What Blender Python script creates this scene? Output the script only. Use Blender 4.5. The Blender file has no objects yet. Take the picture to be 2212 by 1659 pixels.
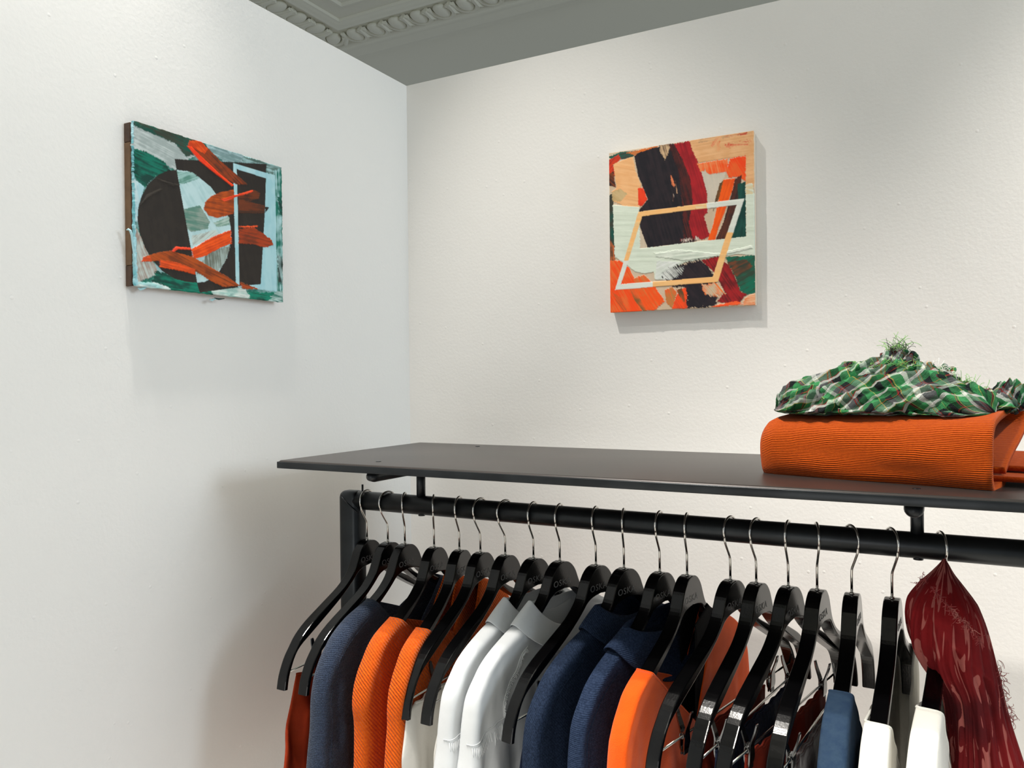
import bpy, bmesh, math, random
import numpy as np
from mathutils import Vector, Matrix
random.seed(7)
rng = np.random.default_rng(11)
C = bpy.context.scene.collection
SC = bpy.context.scene
ZC = 1.70                                   # camera height above the floor

# ------------------------------------------------------------------ camera
FPX = 1704.36
YAW, PITCH, ROLL = -0.49748, -0.00471, -0.01009
CAM = np.array([1.08549, -1.5, ZC])
_F = np.array([math.sin(YAW)*math.cos(PITCH), math.cos(YAW)*math.cos(PITCH), math.sin(PITCH)])
_r = np.array([math.cos(YAW), -math.sin(YAW), 0.0]); _u = np.cross(_r, _F)
_R = math.cos(ROLL)*_r + math.sin(ROLL)*_u
_U = -math.sin(ROLL)*_r + math.cos(ROLL)*_u
cd = bpy.data.cameras.new('camera'); cam = bpy.data.objects.new('camera', cd); C.objects.link(cam)
cd.sensor_width = 36; cd.lens = FPX/2212*36; cd.clip_start = 0.02
cam.matrix_world = Matrix(((_R[0], _U[0], -_F[0], CAM[0]), (_R[1], _U[1], -_F[1], CAM[1]), (_R[2], _U[2], -_F[2], CAM[2]), (0, 0, 0, 1)))
SC.camera = cam

def proj(P):                                # world point(s) -> pixel of the 2212x1659 frame
    d = np.asarray(P, float) - CAM
    w = d @ _F
    return 1106 + FPX*(d @ _R)/w, 829.5 - FPX*(d @ _U)/w
def ray(u, v): return _F*FPX + _R*(u-1106) - _U*(v-829.5)
def on_plane(u, v, axis, val):              # where the sight line meets the plane axis = val
    d = ray(u, v); t = (val-CAM[axis])/d[axis]; return CAM + t*d

# ------------------------------------------------------------------ world, lights, exposure
SC.view_settings.view_transform = 'Standard'; SC.view_settings.look = 'None'
SC.view_settings.gamma = 1; SC.view_settings.exposure = 0.06
try: SC.view_settings.use_curve_mapping = False
except Exception: pass
W = bpy.data.worlds.new('world'); SC.world = W; W.use_nodes = True
W.node_tree.nodes['Background'].inputs[0].default_value = (0.80, 0.88, 0.95, 1)
W.node_tree.nodes['Background'].inputs[1].default_value = 0.33

def light(name, kind, loc, target, energy, color, **kw):
    l = bpy.data.lights.new(name, kind); o = bpy.data.objects.new(name, l); C.objects.link(o)
    o.location = loc
    o.rotation_euler = (Vector(target)-Vector(loc)).to_track_quat('-Z', 'Y').to_euler()
    l.energy = energy; l.color = color
    for k, v in kw.items(): setattr(l, k, v)
    return o
WARM = (1.0, 0.95, 0.885)
light('spot_back_wall', 'SPOT', (0.03, -0.78, ZC+1.84), (0.66, -0.14, ZC-0.80), 110, WARM, spot_size=math.radians(47), spot_blend=0.8, shadow_soft_size=0.022)
light('spot_left_wall', 'SPOT', (0.19, -0.83, ZC+1.38), (0.04, -0.88, ZC+0.0), 44, WARM, spot_size=math.radians(58), spot_blend=1.0, shadow_soft_size=0.02)
light('spot_back_wall_right', 'SPOT', (2.3, -0.75, ZC+1.8), (1.62, 0.0, ZC-0.0), 250, WARM, spot_size=math.radians(44), spot_blend=0.9, shadow_soft_size=0.04)
light('spot_rack', 'SPOT', (0.22, -1.15, ZC+1.8), (0.80, -0.66, ZC-0.4), 200, WARM, spot_size=math.radians(46), spot_blend=0.6, shadow_soft_size=0.05)
light('added_floor_bounce_fill', 'SPOT', (1.6, -2.4, ZC+1.8), (1.4, -1.9, 0), 560, WARM, spot_size=math.radians(70), spot_blend=0.4, shadow_soft_size=0.1)  # added fill: lights the floor so it bounces light upwards
light('window_daylight', 'AREA', (4.6, -0.55, ZC+0.80), (0.3, -0.55, ZC-0.1), 66, (0.76, 0.89, 1.0), shape='RECTANGLE', size=1.1, size_y=1.3)
light('added_front_fill', 'AREA', (0.35, -5.2, ZC-0.9), (0.9, 0, ZC-.3), 22, (1.0, 0.98, 0.95), shape='RECTANGLE', size=1.6, size_y=1.7)  # added soft frontal fill for the back wall, not a known window

# ------------------------------------------------------------------ helpers
def tag(o, label=None, cat=None, group=None, kind=None):
    if label: o['label'] = label
    if cat: o['category'] = cat
    if group: o['group'] = group
    if kind: o['kind'] = kind
    return o
def empty(name, loc=(0, 0, 0), rz=0):
    o = bpy.data.objects.new(name, None); C.objects.link(o); o.location = loc; o.rotation_euler = (0, 0, rz)
    o.empty_display_size = 0.02
    return o
def link_mesh(name, me, mat=None, parent=None, smooth=True):
    o = bpy.data.objects.new(name, me); C.objects.link(o)
    if mat: me.materials.append(mat)
    if smooth: me.polygons.foreach_set('use_smooth', [True]*len(me.polygons))
    if parent: o.parent = parent
    return o
def from_bm(name, bm, mat=None, parent=None, smooth=True):
    bmesh.ops.recalc_face_normals(bm, faces=bm.faces)
    me = bpy.data.meshes.new(name); bm.to_mesh(me); bm.free()
    return link_mesh(name, me, mat, parent, smooth)
def from_py(name, v, f, mat=None, parent=None, smooth=True, uv=None):
    me = bpy.data.meshes.new(name); me.from_pydata([tuple(map(float, p)) for p in v], [], [tuple(map(int, q)) for q in f]); me.update()
    if uv is not None:
        l = me.uv_layers.new(name='UVMap'); uv = np.asarray(uv)
        idx = np.empty(len(me.loops), int); me.loops.foreach_get('vertex_index', idx)
        l.data.foreach_set('uv', uv[idx].ravel().astype(float))
    return link_mesh(name, me, mat, parent, smooth)
def add_box(bm, x0, x1, y0, y1, z0, z1, bev=0, seg=2):
    r = bmesh.ops.create_cube(bm, size=1)
    for v in r['verts']:
        v.co = Vector(((x0+x1)/2+v.co.x*(x1-x0), (y0+y1)/2+v.co.y*(y1-y0), (z0+z1)/2+v.co.z*(z1-z0)))
    if bev:
        es = list({e for v in r['verts'] for e in v.link_edges})
        bmesh.ops.bevel(bm, geom=es, offset=bev, segments=seg, profile=0.5, affect='EDGES')
def autosmooth(o, ang=35):
    me = o.data
    bm = bmesh.new(); bm.from_mesh(me)
    for e in bm.edges:
        if len(e.link_faces) == 2 and e.calc_face_angle(0) > math.radians(ang): e.smooth = False
    bm.to_mesh(me); bm.free()
    return o
def tube_into(bm, pts, rad, seg=10, cap=True, flat=1.0):
    pts = [Vector(p) for p in pts]; n = len(pts); rings = []
    rr = rad if hasattr(rad, '__len__') else [rad]*n
    up = None
    for i, p in enumerate(pts):
        t = (pts[min(i+1, n-1)]-pts[max(i-1, 0)]).normalized()
        if up is None: up = t.orthogonal().normalized()
        up = (up - t*up.dot(t)).normalized(); sd = t.cross(up)
        rings.append([bm.verts.new(p+(up*math.cos(2*math.pi*k/seg)+sd*math.sin(2*math.pi*k/seg)*flat)*rr[i]) for k in range(seg)])
    for i in range(n-1):
        for k in range(seg):
            bm.faces.new((rings[i][k], rings[i][(k+1) % seg], rings[i+1][(k+1) % seg], rings[i+1][k]))
    if cap:
        bm.faces.new(rings[0][::-1]); bm.faces.new(rings[-1])
def tube(name, pts, rad, mat, parent=None, seg=10, **k):
    bm = bmesh.new(); tube_into(bm, pts, rad, seg, **k); return from_bm(name, bm, mat, parent)
def spline(pts, n=8):                       # Catmull-Rom through 2-D or 3-D points
    P = [np.array(p, float) for p in pts]; P = [2*P[0]-P[1]]+P+[2*P[-1]-P[-2]]; out = []
    for i in range(1, len(P)-2):
        for k in range(n):
            t = k/n; a, b, c, d = P[i-1:i+3]
            out.append(.5*((2*b)+(-a+c)*t+(2*a-5*b+4*c-d)*t*t+(-a+3*b-3*c+d)*t**3))
    out.append(P[-2]); return np.array(out)
def resample(P, n, power=1.0):
    P = np.asarray(P, float); d = np.r_[0, np.cumsum(np.linalg.norm(np.diff(P, axis=0), axis=1))]
    t = np.linspace(0, 1, n)**power*d[-1]
    return np.stack([np.interp(t, d, P[:, k]) for k in range(P.shape[1])], 1)

def lin(c):
    return tuple(((x/255)/12.92 if x/255 <= .04045 else ((x/255+.055)/1.055)**2.4) for x in c)
class NT:
    def __init__(s, name):
        s.m = bpy.data.materials.new(name); s.m.use_nodes = True; s.t = s.m.node_tree; s.b = s.t.nodes['Principled BSDF']
    def n(s, typ, **k):
        o = s.t.nodes.new(typ)
        for a, v in k.items(): setattr(o, a, v)
        return o
    def l(s, a, b): s.t.links.new(a, b)
    def i(s, node, name, v): node.inputs[name].default_value = v
def mat(name, col, rough=.6, metal=0, spec=.5, bump=None, var=None, sheen=0, coat=0, wave=None, obj=True):
    """bump=(scale,strength,detail) var=(scale,amount,dark colour) wave=(scale,strength,axis)"""
    k = NT(name); b = k.b
    b.inputs['Base Color'].default_value = (*lin(col), 1); b.inputs['Roughness'].default_value = rough
    b.inputs['Metallic'].default_value = metal; b.inputs['Specular IOR Level'].default_value = spec
    if sheen: b.inputs['Sheen Weight'].default_value = sheen; b.inputs['Sheen Roughness'].default_value = .5
    if coat: b.inputs['Coat Weight'].default_value = coat; b.inputs['Coat Roughness'].default_value = .05
    tc = k.n('ShaderNodeTexCoord')
    src = tc.outputs['Object']
    if var:
        nz = k.n('ShaderNodeTexNoise'); k.l(src, nz.inputs['Vector']); nz.inputs['Scale'].default_value = var[0]; nz.inputs['Detail'].default_value = 6
        mx = k.n('ShaderNodeMix', data_type='RGBA'); mr = k.n('ShaderNodeMapRange'); k.l(nz.outputs['Fac'], mr.inputs[0])
        mr.inputs[1].default_value = .35; mr.inputs[2].default_value = .68; mr.inputs[4].default_value = var[1]
        k.l(mr.outputs[0], mx.inputs['Factor']); mx.inputs['A'].default_value = (*lin(col), 1); mx.inputs['B'].default_value = (*lin(var[2]), 1)
        k.l(mx.outputs['Result'], b.inputs['Base Color'])
    last = None
    if bump:
        nz = k.n('ShaderNodeTexNoise'); k.l(src, nz.inputs['Vector']); nz.inputs['Scale'].default_value = bump[0]; nz.inputs['Detail'].default_value = bump[2] if len(bump) > 2 else 3
        bp = k.n('ShaderNodeBump'); bp.inputs['Strength'].default_value = bump[1]; bp.inputs['Distance'].default_value = bump[3] if len(bump) > 3 else .002
        k.l(nz.outputs['Fac'], bp.inputs['Height']); last = bp
    if wave:
        wv = k.n('ShaderNodeTexWave'); wv.bands_direction = wave[2]; wv.inputs['Scale'].default_value = wave[0]
        wv.inputs['Distortion'].default_value = wave[3] if len(wave) > 3 else .6; wv.inputs['Detail'].default_value = 2; wv.inputs['Detail Scale'].default_value = 3
        k.l(tc.outputs['UV'] if not obj else src, wv.inputs['Vector'])
        bp = k.n('ShaderNodeBump'); bp.inputs['Strength'].default_value = wave[1]; bp.inputs['Distance'].default_value = .0015
        k.l(wv.outputs['Fac'], bp.inputs['Height'])
        if last: k.l(last.outputs[0], bp.inputs['Normal'])
        last = bp
    if last: k.l(last.outputs[0], b.inputs['Normal'])
    return k.m

# ------------------------------------------------------------------ materials
def wall_material():
    k = NT('painted_wall'); b = k.b
    b.inputs['Base Color'].default_value = (*lin((232, 230, 226)), 1); b.inputs['Roughness'].default_value = .75; b.inputs['Specular IOR Level'].default_value = .25
    tc = k.n('ShaderNodeTexCoord')
    n1 = k.n('ShaderNodeTexNoise'); n1.inputs['Scale'].default_value = 160; n1.inputs['Detail'].default_value = 5
    n2 = k.n('ShaderNodeTexNoise'); n2.inputs['Scale'].default_value = 9; n2.inputs['Detail'].default_value = 2
    vo = k.n('ShaderNodeTexVoronoi'); vo.inputs['Scale'].default_value = 26
    for q in (n1, n2, vo): k.l(tc.outputs['Object'], q.inputs['Vector'])
    sp = k.n('ShaderNodeMapRange'); k.l(vo.outputs['Distance'], sp.inputs[0]); sp.inputs[1].default_value = .03; sp.inputs[2].default_value = .08; sp.inputs[3].default_value = 1.2; sp.inputs[4].default_value = 0
    a1 = k.n('ShaderNodeMath', operation='MULTIPLY_ADD'); k.l(n2.outputs['Fac'], a1.inputs[0]); a1.inputs[1].default_value = 2.5; k.l(n1.outputs['Fac'], a1.inputs[2])
    a2 = k.n('ShaderNodeMath', operation='ADD'); k.l(a1.outputs[0], a2.inputs[0]); k.l(sp.outputs[0], a2.inputs[1])
    bp = k.n('ShaderNodeBump'); bp.inputs['Strength'].default_value = .22; bp.inputs['Distance'].default_value = .0016
    k.l(a2.outputs[0], bp.inputs['Height']); k.l(bp.outputs[0], b.inputs['Normal'])
    return k.m
M_wall = wall_material()
M_ceil = mat('ceiling_plaster', (236, 234, 218), .85, bump=(30, .1, 3))
M_floor = mat('floor_pale', (204, 199, 192), .5, var=(6, .6, (186, 180, 172)), bump=(40, .2, 4))
M_steel = mat('raw_steel', (50, 53, 55), .33, metal=.75, bump=(90, .06, 5), var=(14, .7, (30, 31, 33)))
M_shelf = mat('waxed_steel_sheet', (48, 45, 43), .36, metal=.25, spec=.3, bump=(22, .03, 4), var=(7, .8, (58, 52, 50)))
M_black = mat('black_lacquer', (4, 4, 5), .17, spec=.34, bump=(420, .10, 2, .0006))
M_letter = mat('grey_print', (112, 114, 113), .5)
M_chrome = mat('chrome', (205, 203, 198), .10, metal=1)
M_clip = mat('dark_chrome', (120, 120, 120), .16, metal=1)
M_rubber = mat('black_plastic', (10, 10, 11), .4)
M_navyknit = mat('navy_knit', (27, 36, 54), .95, spec=.12, sheen=.15, var=(700, .8, (66, 80, 104)), bump=(800, .9, 3, .002), wave=(130, .5, 'Z', 2.5))
M_orangeknit = mat('orange_knit', (222, 96, 14), .95, spec=.12, sheen=.1, var=(300, .5, (176, 54, 2)), wave=(98, 1.0, 'DIAGONAL', .9))
M_orange = mat('orange_cotton', (238, 90, 8), .9, spec=.2, sheen=.15, var=(60, .4, (222, 74, 2)), bump=(700, .35, 3))
M_rust = mat('rust_cotton', (158, 52, 20), .85, spec=.2, var=(40, .5, (124, 36, 14)), bump=(60, .35, 4, .004))
M_darkrust = mat('dark_rust_linen', (118, 34, 16), .85, spec=.2, var=(40, .5, (88, 24, 12)), bump=(60, .4, 4, .004))
M_white = mat('white_cotton', (216, 219, 221), .85, spec=.2, bump=(34, .3, 3, .003))
M_white2 = mat('white_linen', (236, 234, 228), .85, spec=.2, bump=(50, .4, 3, .004))
M_tank = mat('ivory_jersey', (224, 222, 214), .85, spec=.2, bump=(900, .2, 2))
M_denim = mat('indigo_denim', (22, 32, 50), .9, spec=.12, var=(420, .7, (46, 60, 84)), bump=(500, .4, 3), wave=(150, .3, 'DIAGONAL', .4))
M_denim2 = mat('mid_blue_denim', (28, 40, 62), .9, spec=.12, var=(380, .7, (52, 66, 92)), bump=(500, .4, 3), wave=(140, .4, 'Z', 1))
M_denim3 = mat('washed_blue_denim', (46, 64, 84), .9, spec=.12, var=(120, .8, (36, 54, 78)), bump=(140, .5, 4, .003))
M_darkblue = mat('dark_indigo', (17, 24, 42), .9, spec=.15, var=(200, .5, (34, 46, 70)), bump=(180, .6, 3, .003))
M_blackcloth = mat('black_cloth', (9, 9, 11), .9, spec=.15, bump=(60, .3, 3, .003))
M_brown = mat('dark_brown_velvet', (44, 20, 18), .85, spec=.2, sheen=.3, bump=(70, .5, 4, .004))

# ------------------------------------------------------------------ room
H = ZC+0.6863
bm = bmesh.new(); add_box(bm, -0.12, 0, -4.5, 0.12, 0, H); tag(from_bm('wall_left', bm, M_wall, smooth=False), kind='structure')
bm = bmesh.new(); add_box(bm, 0, 4.8, 0, 0.12, 0, H); tag(from_bm('wall_back', bm, M_wall, smooth=False), kind='structure')
bm = bmesh.new(); add_box(bm, -4, 6, -6, 4, -0.05, 0); tag(from_bm('floor', bm, M_floor, smooth=False), kind='structure')
ZT = ZC+1.9
bm = bmesh.new(); add_box(bm, -4, 6, -6, 4, ZT, ZT+0.1); tag(from_bm('ceiling', bm, M_ceil, smooth=False), kind='structure')

def cornice():
    # profile: (offset outwards from the inner line, drop below the ceiling)
    prof = [(-.17, 0), (-.16, .012), (-.145, .012), (-.135, 0.004), (-.05, .004), (-.045, .016), (-.02, .02), (-.01, .03), (.0, .034), (.012, .03), (.02, .02),
            (.03, .016), (.16, .03), (.175, .044), (.20, .05), (.225, .044), (.25, .05), (.285, .05), (.30, .034), (.335, .03), (.355, .018), (.39, .016), (.40, 0)]
    X0, Y0 = -1.71, 1.755                   # inner line: x = X0 (left run), y = Y0 (back run)
    v, f = [], []
    for s in prof:                          # three stations: end of left run, corner, end of back run
        a, d = s
        v += [(X0-a, -5, ZT-d), (X0-a, Y0+a, ZT-d), (5, Y0+a, ZT-d)]
    for i in range(len(prof)-1):
        for j in (0, 1): f.append((3*i+j, 3*i+j+1, 3*i+j+4, 3*i+j+3))
    bm = bmesh.new()
    vs = [bm.verts.new(p) for p in v]
    for q in f: bm.faces.new([vs[k] for k in q])
    def egg(cx, cy, along):                 # one egg with its surrounding shell
        ax = np.array([1, 0]) if along == 'x' else np.array([0, 1]); out = np.array([0, 1]) if along == 'x' else np.array([-1, 0])
        if along == 'c': ax = np.array([.707, .707]); out = np.array([-.707, .707])
        r = bmesh.ops.create_uvsphere(bm, u_segments=14, v_segments=9, radius=1)
        for q in r['verts']:
            t, o, z = q.co.x, q.co.y, q.co.z
            k = 1.0+.18*o
            p = np.array([cx, cy])+ax*t*.040/k+out*o*.060
            q.co = Vector((p[0], p[1], ZT-.028-z*.024))
        for rad, hh in ((.054, .012), (.064, .009)):
            pts = []
            for a in np.linspace(-.15*math.pi, 1.15*math.pi, 15):
                p = np.array([cx, cy])+ax*math.cos(a)*rad+out*(math.sin(a)*(rad+.022)-.012)
                pts.append((p[0], p[1], ZT-.034))
            tube_into(bm, pts, hh*.8, 6)
        # dart between the eggs
        for q in (0.0675,):
            c = np.array([cx, cy])+ax*q
            pts = [(*(c-out*.05), ZT-.03), (*(c+out*.01), ZT-.045), (*(c+out*.065), ZT-.03)]
            tube_into(bm, pts, [.015, .011, .003], 6)
    YE = 1.85
    for i in range(46): egg(-1.668+.139*i, YE, 'x')
    XE = -1.805
    for i in range(36): egg(XE, 1.682-.139*i, 'y')
    egg(-1.808, 1.83, 'c')
    return tag(autosmooth(from_bm('trim_1', bm, M_ceil), 40), kind='structure')
cornice()

# ------------------------------------------------------------------ clothes rack
YR, ZR, RR = -0.385, ZC-0.2128, 0.0165      # rail axis and radius
HBASE = ZC-0.2825                           # base of every hanger stem
ZS = ZC-0.12474                             # top of the shelf
rack = empty('clothes_rack', (0.16, YR, 0))
tag(rack, 'dark raw steel clothes rack with a flat shelf above its round rail', 'clothes rack')
def rp(o): o.parent = rack; o.matrix_parent_inverse = Matrix.Translation(-Vector(rack.location)); return o
XL = 0.1485
bm = bmesh.new()
add_box(bm, 0.1475, 2.14, -0.566, -0.172, ZS-0.0125, ZS)
es = [e for e in bm.edges if all(v.co.z > ZS-.001 for v in e.verts) or all(abs(v.co.y+.566) < .001 for v in e.verts)]
bmesh.ops.bevel(bm, geom=es, offset=.0045, segments=4, profile=.5, affect='EDGES')
rp(autosmooth(from_bm('shelf_board', bm, M_shelf), 50))
bm = bmesh.new(); add_box(bm, 0.1472, 2.1402, -0.5672, -0.5650, ZS-.0128, ZS-.0022, .001, 2); rp(autosmooth(from_bm('shelf_edge', bm, M_steel), 50))
bm = bmesh.new(); add_box(bm, 0.1466, 0.1486, -0.5668, -0.172, ZS-.0128, ZS-.0022, .0009, 2); rp(autosmooth(from_bm('shelf_edge', bm, M_steel), 50))
PX0, PX1 = 0.127, 0.172                     # post
bm = bmesh.new(); add_box(bm, PX0, PX1, YR-.017, YR+.017, 0.02, ZR+.0172, .0125, 4); rp(autosmooth(from_bm('post', bm, M_steel), 60))
bm = bmesh.new(); add_box(bm, 2.05, 2.095, YR-.017, YR+.017, 0.02, ZR+.0172, .0125, 4); rp(autosmooth(from_bm('post', bm, M_steel), 60))
rp(tube('hanging_rail', [(PX0+.018, YR, ZR), (1.0, YR, ZR), (2.08, YR, ZR)], RR, M_steel, seg=40))
for X in (0.15, 2.07):
    bm = bmesh.new(); add_box(bm, X-.02, X+.02, YR-.25, YR+.25, 0, .025, .004); rp(autosmooth(from_bm('foot', bm, M_steel), 50))
# weld bead at the mitre of post and rail
bead = [(PX0+.006+.0435*t, YR-.0172-.0004, ZR+.014-.034*t**.75) for t in np.linspace(.12, .95, 12)]
rp(tube('weld_seam', bead, .0013, M_steel, seg=6))
rp(tube('locating_pin', [(0.1725, YR, ZR+.01), (0.1725, YR, ZR+.0285)], .0018, M_steel, seg=8))
for X in (0.300, 1.0585, 1.80):
    rp(tube('shelf_stub', [(X, YR, ZR+.008), (X, YR, ZS-.02)], .0078, M_steel, seg=20))
    zb = ZS-.0125-.0105
    rp(tube('shelf_bracket', [(X, -.522, zb+.004), (X, -.520, zb+.001), (X, -.513, zb), (X, -.3, zb), (X, -.225, zb), (X, -.222, zb+.003)], [.005, .0092, .0105, .0105, .0092, .005], M_steel, seg=20))
    rp(tube('bolt_tip', [(X+.001, YR, ZR-.014), (X+.001, YR, ZR-RR-.0016)], .006, M_steel, seg=14))
    for Y in (-.5185, -.218):
        bm = bmesh.new(); r = bmesh.ops.create_cone(bm, cap_ends=True, segments=16, radius1=.0046, radius2=.0038, depth=.0008)
        bmesh.ops.translate(bm, verts=r['verts'], vec=(X+(.014 if X < 1 else .003), Y, ZS+.0004)); rp(from_bm('screw_head', bm, M_steel))

# ------------------------------------------------------------------ hangers (millimetres: s along the arm, z up from the stem base)
TOP = [(0, 0), (12, -2), (22, -8.5), (30, -18), (36, -30), (43, -43), (53, -54.5), (72, -68.5), (105, -84.5), (149, -105.5), (173, -121.5), (187, -137), (199, -152.5), (209.5, -175), (214, -195)]
LOW = [(207.5, -196), (204.5, -180), (199.5, -166), (190, -148), (178, -136), (158, -125), (120, -105), (82, -84), (58, -68), (44, -57), (34, -49), (20, -44), (0, -41.5)]
def top_z(s): return float(np.interp(abs(s), [p[0] for p in TOPS], [p[1] for p in TOPS]))
TOPS = [tuple(p) for p in spline(TOP, 4)]
def hanger_head():
    th = 9.2
    T = spline(TOP, 3); L = spline(LOW, 3)
    half = [tuple(p) for p in T]+[tuple(p) for p in L]
    other = [(-s, z) for s, z in half[::-1]]
    poly = half+other[1:-1]                 # counter through both ends
    # drop the duplicate centre points
    out = []
    for p in poly:
        if not out or (abs(p[0]-out[-1][0])+abs(p[1]-out[-1][1])) > .4: out.append(p)
    bm = bmesh.new()
    vs = [bm.verts.new((-th/1000, -s/1000, z/1000)) for s, z in out]
    f = bm.faces.new(vs)
    r = bmesh.ops.extrude_face_region(bm, geom=[f])
    nv = [e for e in r['geom'] if isinstance(e, bmesh.types.BMVert)]
    bmesh.ops.translate(bm, verts=nv, vec=(2*th/1000, 0, 0))
    es = [e for e in bm.edges if abs(e.verts[0].co.x-e.verts[1].co.x) < 1e-6]
    bmesh.ops.bevel(bm, geom=es, offset=.0016, segments=2, profile=.5, affect='EDGES')
    bmesh.ops.triangulate(bm, faces=[f for f in bm.faces if len(f.verts) > 4])
    me = bpy.data.meshes.new('shoulder_board'); bmesh.ops.recalc_face_normals(bm, faces=bm.faces); bm.to_mesh(me); bm.free()
    me.materials.append(M_black)
    return me
ME_HEAD = hanger_head()
def hook_mesh():
    cz, r = 69.9, 18.6
    pts = [(0, 0, -6), (0, 0, 27), (0, -1.6, 33.5), (0, -8, 44), (0, -14.2, 54.5)]
    for a in np.linspace(-30, 205, 26):
        a = math.radians(a); pts.append((0, -(-.6+r*math.cos(a)), cz+r*math.sin(a)))
    pts = [np.array(p)/1000 for p in pts]
    P = np.vstack([pts[:2], spline(pts[1:], 4)[1:]])
    bm = bmesh.new(); tube_into(bm, P, .00172, 10)
    tube_into(bm, [(0, 0, -.002), (0, 0, .0012)], .0034, 12)
    bmesh.ops.recalc_face_normals(bm, faces=bm.faces)
    me = bpy.data.meshes.new('hook'); bm.to_mesh(me); bm.free(); me.materials.append(M_chrome)
    me.polygons.foreach_set('use_smooth', [True]*len(me.polygons)); return me
ME_HOOK = hook_mesh()
def letters_mesh():
    c = bpy.data.curves.new('letters', 'FONT'); c.body = 'OSKA'; c.size = .0118; c.extrude = .00018; c.space_character = 1.12; c.resolution_u = 3
    o = bpy.data.objects.new('letters', c); C.objects.link(o)
    dg = bpy.context.evaluated_depsgraph_get(); dg.update()
    me = bpy.data.meshes.new_from_object(o.evaluated_get(dg)); bpy.data.objects.remove(o)
    xs = [v.co.x for v in me.vertices]; w = max(xs)-min(xs); k = .0435/w
    for v in me.vertices:                   # onto the right face; text runs from near (s=+29) to far (s=-15)
        x, y, z = v.co
        v.co = Vector((.0093+z, -.0285+(x-min(xs))*k, -.0352+y*1.15))
    me.materials.clear(); me.materials.append(M_letter); me.name = 'printed_letters'; return me
ME_TEXT = letters_mesh()
BARZ = -172
def bar_mesh():
    bm = bmesh.new(); tube_into(bm, [(0, .203, BARZ/1000), (0, -.203, BARZ/1000)], .0016, 8)
    bmesh.ops.recalc_face_normals(bm, faces=bm.faces)
    me = bpy.data.meshes.new('trouser_bar'); bm.to_mesh(me); bm.free(); me.materials.append(M_chrome)
    me.polygons.foreach_set('use_smooth', [True]*len(me.polygons)); return me
ME_BAR = bar_mesh()
def clip_meshes():
    # lever plates (chrome) flaring above the bar and closing below it
    bm = bmesh.new()
    for sg in (-1, 1):
        path = [(sg*.0105, 0, .031), (sg*.0085, 0, .022), (sg*.0035, 0, .007), (sg*.0032, 0, -.002), (sg*.0028, 0, -.013), (sg*.0012, 0, -.020)]
        wid = [.0030, .0068, .0078, .0078, .0070, .0062]
        P = spline(path, 3); Wd = resample(np.array(wid)[:, None], len(P))[:, 0]
        rows = []
        for p, w in zip(P, Wd):
            rows.append([bm.verts.new((p[0]+o, y, p[2])) for o, y in ((-.0010, -w), (.0010, -w), (.0010, w), (-.0010, w))])
        for a, b in zip(rows[:-1], rows[1:]):
            for k in range(4): bm.faces.new((a[k], a[(k+1) % 4], b[(k+1) % 4], b[k]))
        bm.faces.new(rows[0]); bm.faces.new(rows[-1][::-1])
        # rolled tip
        tube_into(bm, [(sg*.0105, -.0024, .0312), (sg*.0105, .0024, .0312)], .0013, 8)
    # spring around the pivot and the wire loop that rides on the bar
    tube_into(bm, [(0, -.0048, .003), (0, .0048, .003)], .0030, 12)
    loop = [(math.cos(a)*.0028, -.0075, .001+math.sin(a)*.0038) for a in np.linspace(-.5*math.pi, 1.5*math.pi, 14)]
    tube_into(bm, loop, .0006, 6); tube_into(bm, [(x, .0075, z) for x, _, z in loop], .0006, 6)
    bmesh.ops.recalc_face_normals(bm, faces=bm.faces)
    me = bpy.data.meshes.new('clip'); bm.to_mesh(me); bm.free(); me.materials.append(M_clip)
    bm = bmesh.new()
    for sg in (-1, 1): add_box(bm, sg*.0018-.0011, sg*.0018+.0011, -.0062, .0062, -.024, -.013, .0006, 1)
    bmesh.ops.recalc_face_normals(bm, faces=bm.faces)
    mp = bpy.data.meshes.new('clip_pad'); bm.to_mesh(mp); bm.free(); mp.materials.append(M_rubber)
    return me, mp
ME_CLIP, ME_PAD = clip_meshes()

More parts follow.
